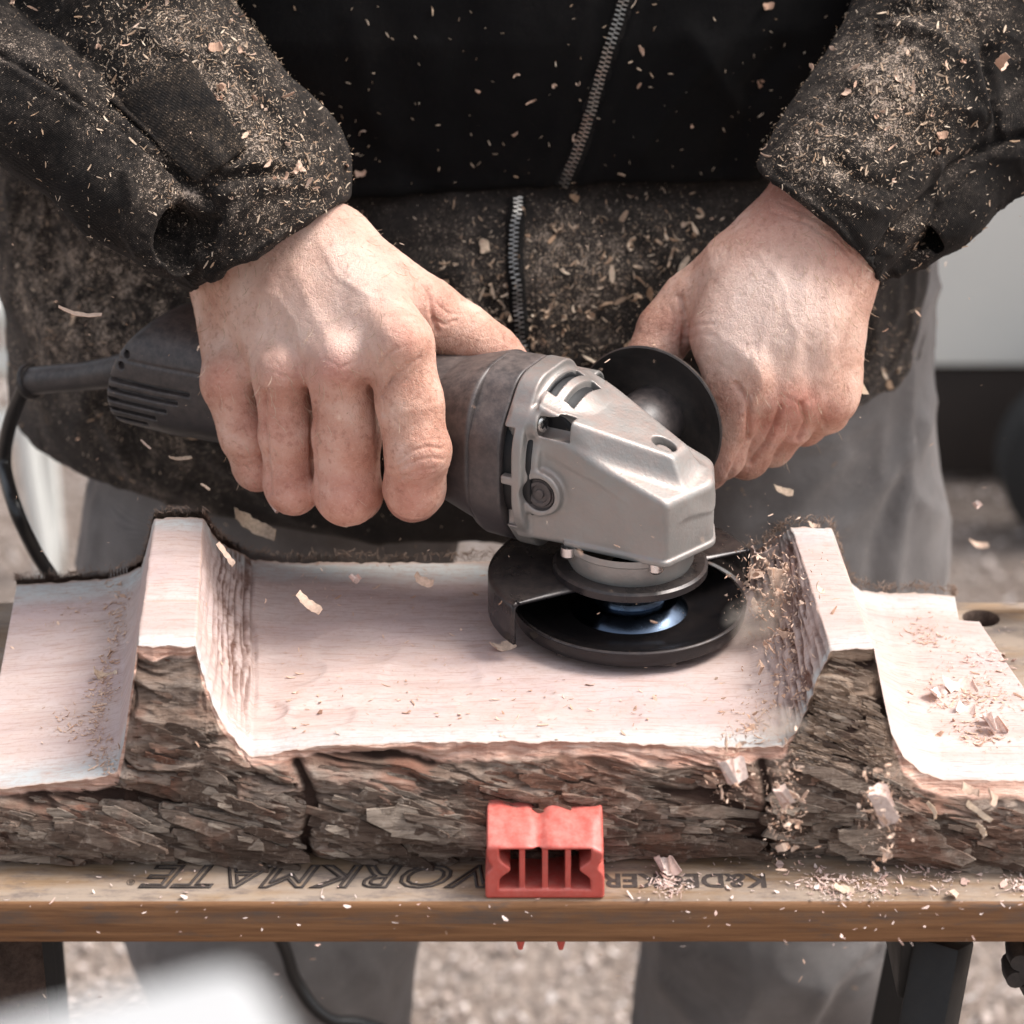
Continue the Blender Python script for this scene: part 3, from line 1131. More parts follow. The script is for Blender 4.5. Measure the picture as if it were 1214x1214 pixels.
# the slab's right end is cut in two steps: drop what lies beyond
Gx = G.copy()


def grid_faces(a, b): 
    i = np.arange(a - 1)[:, None]; j = np.arange(b - 1)[None]
    k = (i * b + j).ravel()
    return np.stack([k, k + b, k + b + 1, k + 1], -1)


pxg = proj(G.reshape(-1, 3)).reshape(NS, NVc, 2)
endl_y = np.array([600, 693, 800, 1000.]); endl_x = np.array([26, 20, 0, -38.])
endr_y = np.array([600, 703, 736, 737, 790, 830, 930, 1000.]); endr_x = np.array([1128, 1131, 1137, 1161, 1196, 1224, 1292, 1340.])
# clip by sliding vertices beyond the ends back on to the end line
xl = np.interp(pxg[..., 1], endl_y, endl_x); xr = np.interp(pxg[..., 1], endr_y, endr_x)
dist = (G - CAM) @ CD
G[..., 0] += np.where(pxg[..., 0] < xl, (xl - pxg[..., 0]) * dist / FPX, 0) - np.where(pxg[..., 0] > xr, (pxg[..., 0] - xr) * dist / FPX, 0)
slab = empty('log_slab', (0, 0, 0))
tag(slab, 'half log slab carved into a tray between two raised posts, bark on its side', 'log slab')
uvw = np.stack([G[..., 0], G[..., 1], G[..., 2] * .3 + ST * .01], -1)
Gf = grid_faces(NS, NVc)
Vt = G.reshape(-1, 3)
carved = mesh_np('carved_face', Vt, Gf, M['wood_top'], slab,
                 attrs={'edge': edgeA.ravel(), 'stain': np.clip(stain, 0, 1).ravel(), 'rim': rim.ravel(), 'uvw': uvw.reshape(-1, 3)})


# bark skirt: front, back and both ends, each hangs from the edge of the carved face down to the bench
def skirt(edge, outward, NT_, rel_amp, seed, fl, base_y=None):
    n = len(edge)
    t = np.linspace(0, 1, NT_)
    bot = edge.copy(); bot[:, 2] = H + .0008
    if base_y is not None: bot[:, 1] = base_y
    bulge = np.sin(pi * np.clip(t, 0, 1) ** 1.3) * .011
    S = edge[:, None, :] * (1 - t)[None, :, None] + bot[:, None, :] * t[None, :, None]
    d = outward[None, None, :] if outward.ndim == 1 else outward[:, None, :]
    hgt = (edge[:, 2] - H)[:, None] * t[None]
    P = S
    a_ = P[..., 0] if abs(outward.ravel()[1]) > .5 else P[..., 1]
    slant = P[..., 2] + .16 * a_
    wv = fbm(np.stack([a_ * 14, slant * 30, a_ * 0], -1), 3, seed)
    Q = np.stack([a_ * 11 + wv * .5, slant * 62 + wv * 1.8, a_ * 0 + seed], -1)
    n1 = vnoise(Q, seed + 1); n2 = vnoise(Q * 2.1, seed + 2); n3 = vnoise(Q * (3.5, 4.6, 1), seed + 3); n4 = vnoise(Q * (8, 9.5, 1), seed + 4)
    ridge = (1 - np.abs(n1) * 2.2) * .5 + (1 - np.abs(n2) * 2) * .3 + n3 * .22 + n4 * .14
    plates = np.tanh((fbm(np.stack([a_ * 20, slant * 48, a_ * 0], -1), 3, seed + 7)) * 9) * .32
    wz = fbm(np.stack([a_ * 40, slant * 90, a_ * 0], -1), 3, seed + 21)
    s_ = (fbm(np.stack([a_ * 13 + wv * .6, slant * 46 + wv * 1.2, a_ * 0 + seed], -1), 4, seed + 1, .55) * 3.2 + wz * .9)
    fr_ = s_ - np.floor(s_)
    ter = np.floor(s_) + np.clip((fr_ - .72) / .28, 0, 1) ** 1.5 + fr_ * .25
    fib_ = vnoise(np.stack([a_ * 45, slant * 420 + wv * 6, a_ * 0], -1), seed + 23) * .5 + vnoise(np.stack([a_ * 120, slant * 900 + wv * 9, a_ * 0], -1), seed + 24) * .35
    long_ = 1 - np.abs(fbm(np.stack([a_ * 5.5 + wv * .4, slant * 44 + wv * 1.5, a_ * 0 + seed], -1), 3, seed + 31)) * 3.2
    rel = np.clip(.42 + ter * .15 + (ridge - .3) * .20 + np.clip(long_, -1, 1) * .22 + fib_ * .09, 0, 1.15)
    # transverse fissures
    fis = np.clip(1 - np.abs(vnoise(np.stack([a_ * 26 + wv * 1.2, slant * 6, a_ * 0], -1), seed + 9)) * 9, 0, 1) * np.clip(fbm(np.stack([a_ * 9, slant * 20, a_ * 0], -1), 2, seed + 11) * 2.5, 0, 1)
    rel = rel * (1 - .7 * fis)
    if fl:
        pp = proj(P.reshape(-1, 3)).reshape(n, NT_, 2)
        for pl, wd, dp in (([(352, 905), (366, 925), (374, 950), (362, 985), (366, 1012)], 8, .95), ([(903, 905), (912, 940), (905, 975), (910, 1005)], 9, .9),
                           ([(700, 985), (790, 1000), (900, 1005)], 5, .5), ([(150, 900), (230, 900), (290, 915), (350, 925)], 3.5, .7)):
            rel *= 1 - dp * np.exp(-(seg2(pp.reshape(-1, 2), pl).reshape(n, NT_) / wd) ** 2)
    fade = np.clip(hgt / .006, 0, 1)
    base = bulge[None] * np.clip((edge[:, 2] - H)[:, None] / .05, 0, 1.2)
    off = base * fade + rel_amp * (rel - .45) * fade
    P = P + d * off[..., None]
    P[..., 2] += np.where(t[None] > .9, 1, 0) * .0012 * rel
    if not fl:                    # at the back the bark stands a little above the cut face
        lip = np.exp(-((hgt - .0035) / .0032) ** 2)
        P = P + d * (.0035 * np.clip(hgt / .002, 0, 1))[..., None]
        P[..., 2] += lip * (.0062 + .0022 * fbm(np.stack([a_ * 40, a_ * 0, a_ * 0], -1), 3, seed + 41))
    bandw = .0062 + .004 * vnoise(np.stack([a_ * 30, a_ * 0, a_ * 0 + seed], -1), seed + 5)
    band = np.clip(1.25 - hgt / np.maximum(bandw, .002) * .75, 0, 1)
    return P, rel, band


def edge_dir(e):
    return e


def refine(e, n):
    u = np.linspace(0, len(e) - 1, n)
    return np.stack([np.interp(u, np.arange(len(e)), e[:, i]) for i in range(3)], -1)


NB, NBV = 1150, 170
FE = refine(G[:, 0, :], NB); BE = refine(G[:, -1, :], NS)
by_f = np.full(NB, 1.2120) + .0030 * fbm(np.stack([FE[:, 0] * 14, FE[:, 0] * 0, FE[:, 0] * 0], -1), 3, 60)
Pf, rf, bf = skirt(FE, np.array([0, -1.0, 0]), NBV, .0115, 31, True, by_f)
pf = proj(Pf.reshape(-1, 3)).reshape(NB, NBV, 2)
olive = np.clip((pf[..., 0] - 925) / 40, 0, 1) * np.clip((1075 - pf[..., 0]) / 40, 0, 1) * np.clip((935 - pf[..., 1]) / 60, 0, 1)
band_w = bf * np.clip(1 - olive * 1.2, .0, 1)
Pb, rb, bb = skirt(BE, np.array([0, 1.0, 0]), 90, .004, 71, False, np.full(NS, 1.45))
parts = [(Pf.reshape(-1, 3), grid_faces(NB, NBV)[:, ::-1]), (Pb.reshape(-1, 3), grid_faces(NS, 40))]
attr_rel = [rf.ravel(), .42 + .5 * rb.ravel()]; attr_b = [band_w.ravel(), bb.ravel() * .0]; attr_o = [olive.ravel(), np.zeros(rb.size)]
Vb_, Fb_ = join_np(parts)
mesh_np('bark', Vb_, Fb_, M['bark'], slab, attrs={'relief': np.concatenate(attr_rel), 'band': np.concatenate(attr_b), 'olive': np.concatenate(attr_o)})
# sawn ends
for e, sgn in ((G[0], -1), (G[-1], 1)):
    t = np.linspace(0, 1, 24)
    bot = e.copy(); bot[:, 2] = H + .0008
    S = e[:, None] * (1 - t)[None, :, None] + bot[:, None] * t[None, :, None]
    S[..., 0] += .0012 * fbm(S * 60, 3, 90) * np.clip(t * 6, 0, 1)[None]
    ff = grid_faces(NVc, 24)
    z0 = np.zeros(S.shape[:2])
    mesh_np('sawn_end', S.reshape(-1, 3), ff if sgn > 0 else ff[:, ::-1], M['wood_top'], slab,
            attrs={'edge': z0.ravel() + .1, 'stain': z0.ravel(), 'rim': z0.ravel() + .1,
                   'uvw': np.stack([S[..., 2], S[..., 1], S[..., 0]], -1).reshape(-1, 3)})
bvh_top = BVHTree.FromPolygons([tuple(p) for p in Vt.tolist()], Gf.tolist())
# plates of bark lying over one another like shingles, each with its own ragged outline
def bark_plate_mat():
    t = NT('bark_plate')
    gi = t.n('NewGeometry').outputs['Random Per Island']
    c = t.coord()
    col = t.ramp(gi, [(0, (.075, .050, .038)), (.3, (.14, .098, .075)), (.55, (.205, .152, .12)), (.78, (.28, .22, .175)), (1, (.40, .32, .255))])
    red = t.ramp(t.noise(c, 17, 4, .6), [(.50, 0), (.63, .6)])
    col = t.mix(red, col, (.25, .105, .065))
    n2 = t.noise(t.coord((30, 150, 210), rot=(0, .16, 0)), 1.6, 5, .75, .9)
    col = t.mix(t.ramp(n2, [(.34, .85), (.56, 0)]), col, (.045, .026, .019))
    col = t.mix(t.ramp(t.noise(c, 240, 4, .7), [(.55, 0), (.72, .45)]), col, (.50, .42, .35))
    nb = t.bump(n2, .9, .002)
    nb = t.bump(t.noise(c, 600, 4, .75), .6, .0008, nb)
    return t.set(Base_Color=col, Roughness=.92, Specular_IOR_Level=.15, Normal=nb)


M['bark_plate'] = bark_plate_mat()
PLT = [shaving(1, w, c, t, 300 + i, 9, .055, .55) for i, (w, c, t) in enumerate([(.12, .25, .1), (.16, -.3, .15), (.09, .3, .1), (.20, .2, -.15), (.14, -.2, .2), (.10, .4, -.1), (.24, .15, .1)])]
r_ = np.random.default_rng(12)


def bark_plates(n, szlo, szhi, seed, lift):
    r_ = np.random.default_rng(seed)
    ii = r_.integers(3, NB - 3, n); jj = r_.integers(12, NBV - 4, n)
    e = FE[ii, 2] - H; hh = e * jj / NBV                    # distance below the cut edge
    dep = rf[ii, jj]
    ol = olive[ii, jj]
    S_ = szlo + (szhi - szlo) * r_.random(n) ** 2
    pp = Pf[ii, jj][:, [0, 2]]; ed = FE[::6][:, [0, 2]]
    dm = np.sqrt(((pp[:, None] - ed[None]) ** 2).sum(2)).min(1)
    fs = np.minimum(seg2(proj(Pf[ii, jj]), [(352, 905), (366, 925), (374, 950), (362, 985), (366, 1012)]), seg2(proj(Pf[ii, jj]), [(903, 905), (912, 940), (905, 975), (910, 1005)]))
    keep = (hh > .007) & (dep > .08) & (dm > .003 + S_ * .52) & (fs > 8 + S_ * 900) & (r_.random(n) > ol * .6)
    ii, jj, dep, ol, S_ = ii[keep], jj[keep], dep[keep], ol[keep], S_[keep]
    n = len(ii)
    P = Pf[ii, jj] + np.array([0, -.0002, 0])
    ang = -.20 + .22 * vnoise(P * np.array([9, 1, 18]), 91) + r_.normal(size=n) * .06
    ang = ang - .45 * np.clip((P[:, 0] - .10) / .1, 0, 1) * np.clip((P[:, 2] - H - .02) / .05, 0, 1)
    x = np.stack([np.cos(ang), r_.normal(size=n) * .06, np.sin(ang)], -1)
    z = np.stack([r_.normal(size=n) * .10, -np.ones(n), .25 + lift * r_.normal(size=n)], -1)
    z /= np.linalg.norm(z, axis=1)[:, None]
    y = np.cross(z, x); y /= np.linalg.norm(y, axis=1)[:, None]; x = np.cross(y, z)
    return P, np.stack([x, y, z], -1), S_


P, R, sz = bark_plates(2000, .014, .060, 12, .12)
scatter('bark_plates', P, R, sz, PLT, M['bark_plate'], slab, seed=4)
P, R, sz = bark_plates(1300, .004, .013, 13, .25)
fl_ = scatter('bark_flakes', P, R, sz, PLT + SPL, M['bark_plate'], slab, seed=5)
fib_mat = simple('bark_fibre', (.27, .19, .145), .9, 0, .4, .0006, 60, .2)
# coarse fibres on the face of the right post
r_ = np.random.default_rng(21)
oi_ = np.argwhere(olive > .35); oi_ = oi_[(oi_[:, 1] > 6)]
k_ = r_.integers(0, len(oi_), 900)
P = Pf[oi_[k_, 0], oi_[k_, 1]] + np.array([0, -.0002, 0])
dd_ = np.sqrt(((P[:, None, [0, 2]] - FE[::6][None][..., [0, 2]]) ** 2).sum(2)).min(1)
ok = dd_ > .0055; P = P[ok]; n = len(P)
ang = -.18 - .25 * np.clip((.90 - P[:, 2]) / .04, 0, 1) + r_.normal(size=n) * .09
x = np.stack([np.cos(ang), r_.normal(size=n) * .05, np.sin(ang)], -1); z = np.stack([r_.normal(size=n) * .1, -np.ones(n), .25 + .15 * r_.normal(size=n)], -1)
z /= np.linalg.norm(z, axis=1)[:, None]; y = np.cross(z, x); y /= np.linalg.norm(y, axis=1)[:, None]; x = np.cross(y, z)
scatter('bark_fibres', P, np.stack([x, y, z], -1), r_.uniform(.006, .010, n), SPL + PLT[2:3], chip_mat('fibrous_bark', (.14, .09, .06), (.44, .33, .25)), slab, seed=9)
# fuzz of torn fibres along the back rim
n = 1500
ii = r_.integers(5, NS - 5, n)
P = BE[ii] + np.stack([np.zeros(n), r_.uniform(.002, .006, n), r_.uniform(.000, .0045, n)], -1)
fz = scatter('torn_fibres', P, rand_rot(n, r_), r_.uniform(.002, .007, n), [shaving(1, .06, 1.5, 0, 80 + i, 3, .04, .2) for i in range(3)], fib_mat, slab)

# ------------------------------------------------------------------ angle grinder (local x = towards the nose, z = up)
gr = empty('angle_grinder', tuple(S0), (0, 0, -PSI))
tag(gr, 'corded angle grinder with cast grey gear head and black body held over the tray', 'angle grinder')
mm = .001


def sect(P, cz, hy, hz, e=3.2):   # superellipse section round the long axis
    a = np.abs(P[:, 1]) / hy; b = np.abs(P[:, 2] - cz) / hz
    return ((a ** e + b ** e) ** (1 / e) - 1) * np.minimum(hy, hz)


def f_body(P):
    x, y, z = P[:, 0], P[:, 1], P[:, 2]
    hy = np.interp(x, [-.31, -.27, -.20, -.13, -.10, -.080, -.076], [.033, .034, .0305, .0315, .034, .038, .039])
    hz = np.interp(x, [-.31, -.27, -.20, -.13, -.10, -.080, -.076], [.034, .035, .0325, .0335, .036, .0425, .0435])
    d = sect(P, .0885, hy, hz, 2.7)
    d = smax(d, x + .074, .002)
    # rounded slanting tail
    t = np.sqrt((x + .252) ** 2 + ((z - .066) * .83) ** 2 + (y * .35) ** 2) - .0535
    t = np.where(x > -.252, -1, t)
    d = smax(d, t, .006)
    # seam between the shell halves
    d = d + .0007 * np.exp(-((z - .1015) / .0007) ** 2) * (x < -.2)
    # cooling slots, longer towards the top
    for i in range(5):
        zc = .0890 - i * .0062
        x1 = -.247 - i * .0078
        sl = np.maximum(np.maximum(np.abs(z - zc - .0) - .0013, x - x1), -(x + .302))
        sl = np.maximum(sl, y + .020)
        d = smax(d, -np.maximum(sl, -(d + .004)), .0006)
    for zc in (.1045, .0980):
        sl = np.sqrt((x + .2905 + (zc - .098) * -.5) ** 2 + (z - zc) ** 2) - .0022
        d = smax(d, -np.maximum(np.maximum(sl, y), -(d + .003)), .0005)
    return d


V, F = net(f_body, (-.315, -.044, .045), (-.07, .044, .138), .00085)
mesh_np('motor_body', V, F, M['black_plastic'], gr)


def octo(P, cz, hy, hz, c=1.42):
    a = np.abs(P[:, 1]); b = np.abs(P[:, 2] - cz)
    d = smax(a - hy, b - hz, .010)
    return smax(d, (a / hy + b / hz - c) * min(hy, hz) * .72, .007)


def f_collar(P):
    x = P[:, 0]
    g = np.interp(x, [-.082, -.074, -.056], [.90, .985, 1.0])
    d = octo(P, .0850, .0385, .0475, 1.45) + (1 - g) * .038
    return smax(smax(d, x + .0560, .0012), -(x + .0815), .004)


V, F = net(f_collar, (-.086, -.044, .032), (-.052, .044, .138), .0008)
mesh_np('collar', V, F, M['collar'], gr)


def f_inner(P):
    x = P[:, 0]
    return smax(smax(octo(P, .085, .0345, .0425, 1.40), x + .0405, .001), -(x + .0575), .001)


V, F = net(f_inner, (-.06, -.040, .036), (-.038, .040, .134), .0010)
mesh_np('dark_filler', V, F, M['vent'], gr)  # black filler added so the ring windows look dark


def f_gear(P):
    x, y, z = P[:, 0], P[:, 1], P[:, 2]
    roof = z - (.0952 - .37 * (x - .296 * np.clip(y + .027, 0, .036)))
    n1 = ((x - .0325) * 35 + (y + .027) * -10.5) / 36.5
    n2 = ((x - .0428) * 18 + (y - .008) * 9) / 20
    wy = np.interp(x, [-.05, -.03, .03], [.0295, .0283, .0272])
    base = smax(np.abs(y) - wy, n1, .003)
    base = smax(base, n2, .0035)
    body = smax(smax(base, roof * .92, .0032), .0485 - z - .02 * np.clip(-x - .02, 0, 1), .003)
    body = smax(body, -(x + .05), .001)
    # raised wedge on the roof
    top = z - (.1085 - .36 * x)
    lp = ((x + .025) * 19 + (y + .027) * -46) / 49.8
    rp = ((x + .025) * 14 + (y - .027) * 46) / 48.1
    drop = np.maximum((.1085 - .36 * x) - z, 0)
    fp = (x - .0255) - drop * .62
    rid = smax(smax(lp - drop * .45, rp - drop * .45, .002), fp, .002)
    rid = smax(smax(rid, top, .0022), -(x + .040), .001)
    rid = smax(smax(rid, (.0860 - .37 * x) - z, .001), base + .0005, .003)
    d = smin(body, rid, .0045)
    # rear dome that carries the slots
    rr = np.sqrt((y / .95) ** 2 + (z - .0845) ** 2)
    lim = np.interp(x, [-.05, -.040, -.030, -.018, -.012], [.0455, .0445, .0400, .0300, .018])
    dome = smax(smax(rr - lim, x + .016, .003), .090 - z, .002)
    dome = smax(dome, -(x + .05), .001)
    dome = smax(dome, np.abs(y - .002) - .0265, .005)
    d = smin(d, dome, .003)
    # rear flange ring, open at the sides
    ring = smax(octo(P, .0850, .0390, .0480, 1.45), np.abs(x + .0495) - .0058, .0015)
    win = np.maximum(np.maximum(.030 - np.abs(y), np.abs(np.abs(z - .083) - .0150) - .0128), np.abs(x + .0525) - .0034)
    ring = smax(ring, -win, .0008)
    # flange tapers to the housing
    web = smax(octo(P, .0850, .0335, .0400, 1.40), np.abs(x + .0430) - .006, .002)
    d = smin(d, smin(ring, web, .003), .003)
    # slots
    for (xc, zz) in ((-.0385, 0), (-.0290, 0)):
        zc = .0845 + np.sqrt(np.maximum(float(np.interp(xc, [-.05, -.040, -.030, -.018], [.0455, .0445, .0400, .0300])) ** 2 - y ** 2, 0))
        s = np.maximum(np.maximum(np.abs(x - xc - .0) - .0026, np.abs(y - .001) - (.0165 if xc < -.03 else .0155)), np.abs(z - zc + .008) - .0125)
        d = smax(d, -s, .0007)
    # oval well of the spindle lock
    w = np.sqrt(((x - .0170) / 1.25) ** 2 + (y - .001) ** 2) - .0052
    d = smax(d, -np.maximum(w, .0972 - .36 * x - z), .0008)
    d = smin(d, smax(np.sqrt(((x - .0172) / 1.3) ** 2 + (y - .001) ** 2) - .0036, z - (.1055 - .36 * x), .001), .0005)
    # side boss
    bp = np.sqrt((x + .0360) ** 2 + (z - .0765) ** 2)
    boss = smax(bp - .0118, np.abs(y + .0285) - .0052, .0016)
    boss = smin(boss, smax(smax(np.abs(x + .0405) - .0065, np.abs(z - .0765) - .0118, .002), np.abs(y + .0285) - .0046, .0015), .002)
    d = smin(d, boss, .0022)
    d = smax(d, -np.maximum(bp - .0088, y + .0318), .0006)
    # screw pocket at the upper corner
    for sy, pz in ((-.0245, .1115), (.0365, .1090)):
        pk = np.sqrt((y - sy) ** 2 + (z - pz) ** 2)
        d = smin(d, smax(pk - .0088, np.abs(x + .0455) - .0075, .0015), .002)
        d = smax(d, -np.maximum(pk - .0066, np.abs(x + .0310) - .0090), .001)
    # base rim
    rim_ = smax(smax(base - .0012, np.abs(z - .0500) - .0016, .001), -(x + .024), .001)
    d = smin(d, rim_, .0012)
    return d


V, F = net(f_gear, (-.060, -.044, .030), (.052, .044, .140), .00062, slack=1.7)
mesh_np('gear_housing', V, F, M['alu'], gr)


def f_slots(P):
    x, y, z = P[:, 0], P[:, 1], P[:, 2]
    rr = np.sqrt((y / .95) ** 2 + (z - .0845) ** 2)
    lim = np.interp(x, [-.05, -.040, -.030, -.018, -.012], [.0455, .0445, .0400, .0300, .018]) - .0035
    return np.maximum(np.maximum(np.maximum(rr - lim, x + .0235), .092 - z), np.maximum(-(x + .044), np.abs(y - .001) - .0200))


V, F = net(f_slots, (-.050, -.030, .085), (-.015, .030, .135), .0009)
mesh_np('slot_shade', V, F, M['vent'], gr)  # black solid inside the vents, their shade put into its colour


def screw(x, y, z, d, r=.0048, mat=None, name='screw'):
    m4 = Matrix.Translation((x, y, z)) @ frame_to(d)
    s = lathe(name, [(0, .0022), (r * .55, .0022), (r * .9, .0014), (r, 0), (r, -.003)], mat or M['steel'], gr, 24, m4)
    for k in range(2):
        bm4 = m4 @ Matrix.Rotation(k * pi / 2 + .5, 4, 'Z')
        bevel_box('recess', (-r * .55, -r * .12, .0016), (r * .55, r * .12, .00235), M['vent'], s, 0, 1, bm4)
    return s


screw(-.0392, -.0245, .1115, (1, -.2, .1), .0050)
screw(-.0380, .0365, .1090, (1, 0, 0), .0046)
# plug in the boss: two rings
pm = Matrix.Translation((-.0360, -.0330, .0765)) @ frame_to((0, -1, 0))
lathe('handle_plug', [(0, .0000), (.0022, .0000), (.0026, -.0010), (.0045, -.0010), (.0050, .0002), (.0066, .0002), (.0070, -.0008), (.0080, -.0008), (.0084, .0006), (.0087, -.004)],
      M['collar'], gr, 48, pm)
for (x, y) in ((.0255, -.0235), (-.0215, -.0285), (.034, .015)):
    lathe('cover_screw', [(0, -.0035), (.0030, -.0035), (.0040, -.0022), (.0040, .0025)], M['steel'], gr, 20, Matrix.Translation((x, y, .0462)))
lathe('bearing_cover', [(.0345, .0490), (.0345, .0455), (.0335, .0445), (.0325, .036), (.0310, .0330), (.010, .0320)], M['alu'], gr, 96)
# guard
ga0 = math.atan2(.050, .046); ga1 = math.atan2(-.066, -.034) + 2 * pi
GR_ = .0735
lathe('clamp_ring', [(.030, .0335), (.0385, .0335), (.0400, .0325), (.0400, .0290), (.0385, .0280), (.015, .0270)], M['guard'], gr, 80)


def guard():
    n = 90
    ch0 = np.array([.0455, .0500]); ch1 = np.array([-.0345, -.0655])
    V, F = [], []
    prof = []
    rows = []
    for i in range(n + 1):
        a = ga0 + (ga1 - ga0) * i / n
        R_ = GR_ - .0055 * max(0, 1 - i / 18.0) 
        c, s_ = cos(a), sin(a)
        # inner end of the radial strip lies on the chord
        t = i / n
        ch = ch0 * (1 - t) + ch1 * t
        row = []
        for u in np.linspace(0, 1, 7):
            p = ch * (1 - u) + np.array([c, s_]) * (R_ - .003) * u
            row.append((p[0], p[1], .0290 - .0005 * u))
        row += [((R_ - .0012) * c, (R_ - .0012) * s_, .0278), (R_ * c, R_ * s_, .0262)]
        for zz in (.020, .013, .0062): row.append((R_ * c, R_ * s_, zz))
        rows.append(row)
    k = len(rows[0])
    V = np.array(rows).reshape(-1, 3)
    F = grid_faces(n + 1, k)
    o = mesh_np('guard', V, F, M['guard'], gr)
    sd = o.modifiers.new('thickness', 'SOLIDIFY'); sd.thickness = .0016; sd.offset = 1
    crease(o, 40)
    return o


gd = guard()
# carving disc
wl_ = lathe('carving_disc', [(.010, .0035), (.022, .0035), (.0245, .0030), (.030, .0014), (.050, .0008), (.0565, .0012), (.0592, .0030), (.0600, .0060), (.0600, .0098),
                       (.0592, .0108), (.0578, .0104), (.054, .0085), (.046, .0062), (.036, .0052), (.0300, .0062), (.0245, .0120), (.0225, .0128), (.010, .0128)],
            M['wheel'], gr, 160)
lathe('hub_cone', [(.0305, .0064), (.0250, .0122), (.0228, .0131), (.012, .0131)], M['hub'], wl_, 96)  # shell with the cone's bluish highlight put into its metal colour
lathe('disc_rim', [(.0602, .0098), (.0606, .0106), (.0600, .0112), (.0588, .0110)], M['steel'], wl_, 160).data.materials[0] = M['guard']
lathe('spindle_flange', [(.009, .0129), (.0185, .0129), (.0190, .0136), (.0190, .0165), (.0175, .0180), (.0120, .0185), (.0110, .0320)], M['bluesteel'], gr, 64)
for k in range(6):
    a = k * pi / 3 + .3
    lathe('cutter_tooth', [(0, .0030), (.0045, .0025), (.0055, .0), (.0055, -.0003), (0, -.0005)], M['guard'], wl_, 14, Matrix.Translation((.0515 * cos(a), .0515 * sin(a), .0008)))
# side handle with its hand shield
hx, hz = -.016, .088
hm = Matrix.Translation((hx, 0, hz)) @ frame_to((0, 1, 0))
lathe('hand_shield', [(.012, .060), (.014, .0585), (.020, .0600), (.030, .0585), (.0385, .0535), (.0412, .0520), (.0420, .0526), (.0416, .0545), (.032, .0615), (.018, .064), (.012, .064)],
      M['rubber'], gr, 120, hm)
lathe('handle_stem', [(0, .024), (.0115, .024), (.0125, .028), (.0165, .034), (.0178, .048), (.0175, .060), (.0150, .068)], M['black_plastic'], gr, 48, hm)
lathe('side_handle', [(.0120, .064), (.0150, .070), (.0165, .085), (.0170, .105), (.0160, .125), (.0150, .150), (.0165, .168), (.0150, .178), (.008, .182), (0, .182)],
      M['rubber'], gr, 48, hm)


# cable guard and cord, written in place coordinates and brought into the tool's frame
def to_gr(p):
    d = np.asarray(p) - S0
    return (float(d @ EX), float(d @ EY), float(d[2]))


sr = [atQ(178, 432, 3), atQ(140, 440, 3), atQ(100, 446, 4), atQ(62, 449, 5), atQ(36, 452, 6)]
tube('cable_guard', [to_gr(p) for p in sr], [.0105, .0092, .0080, .0079, .0080], M['black_plastic'], gr, 24)
e_ = Vector(to_gr(sr[-1])); d_ = (e_ - Vector(to_gr(sr[-2]))).normalized()
tube('cable_guard_lip', [e_ - d_ * .002, e_ - d_ * .001, e_ + d_ * .0012, e_ + d_ * .0025], [.0080, .0102, .0102, .0085], M['rubber'], gr, 24, 2)
cp = [sr[-2], sr[-1], atQ(24, 470, 8), atQ(11, 505, 12), atQ(5, 550, 16)]
Yc = [1.527, 1.532, 1.535, 1.535, 1.53, 1.53, 1.53, 1.53, 1.55]
for (x, y), Y in zip([(18, 602), (40, 650), (66, 692), (150, 830), (270, 1000), (333, 1115), (352, 1165), (390, 1208), (470, 1228)], Yc):
    cp.append(atY(x, y, Y))
for (x, y, z_) in ((.06, 1.62, .30), (.2, 1.8, .05), (.5, 2.2, .006), (1.1, 2.6, .006)): cp.append(np.array([x, y, z_]))
tube('power_cord', [to_gr(p) for p in cp], .0042, M['cord'], gr, 16, 8)

# ------------------------------------------------------------------ the man
man = empty('person', (-.03, 1.72, 0))
tag(man, 'person in dusty black jacket and grey trousers gripping the grinder with both hands', 'person')
MOFF = np.array([-.03, 1.72, 0])


def Q(x, y, q, r):                # centre and radius in metres of a hand element
    p = atQ(x, y, q)
    return (p, pxr(r, p))


def Yp(x, y, Y, r):
    p = atY(x, y, Y)
    return (p, pxr(r, p))


def man_mesh(name, V, F, mat, parent=man, attrs=None):
    return mesh_np(name, V - (MOFF if parent is man else MOFF), F, mat, parent, True, attrs)


# --- right hand of the man (left in the picture)
H1 = dict(
    pinky=[Q(276, 460, -40, 33), Q(292, 515, -45, 31), Q(306, 552, -42, 29), Q(322, 556, -22, 25), Q(330, 545, -4, 22)],
    ring=[Q(336, 452, -48, 33), Q(341, 515, -51, 33), Q(347, 570, -49, 33), Q(354, 575, -26, 28), Q(362, 560, -6, 25)],
    middle=[Q(404, 446, -52, 37), Q(411, 520, -54, 39), Q(412, 580, -53, 39), Q(420, 586, -28, 32), Q(424, 570, -8, 28)],
    index=[Q(474, 420, -46, 40), Q(486, 480, -51, 39), Q(495, 534, -53, 38), Q(491, 578, -49, 36), Q(490, 585, -28, 32), Q(484, 570, -10, 26)],
)
T1 = [Q(455, 350, 2, 46), Q(505, 372, 16, 40), Q(548, 395, 25, 33), Q(585, 418, 31, 29), Q(618, 441, 33, 21)]
wr1 = [Q(180, 90, 48, 86), Q(255, 205, 22, 92), Q(308, 288, 2, 88)]
palm1 = [[Q(272, 350, -4, 44), Q(276, 452, -38, 33)], [Q(312, 325, -6, 56), Q(336, 446, -46, 34)],
         [Q(352, 305, -4, 58), Q(402, 432, -50, 38)], [Q(388, 298, 2, 48), Q(470, 404, -42, 42)], [Q(400, 300, 8, 46), Q(455, 350, 2, 46)]]


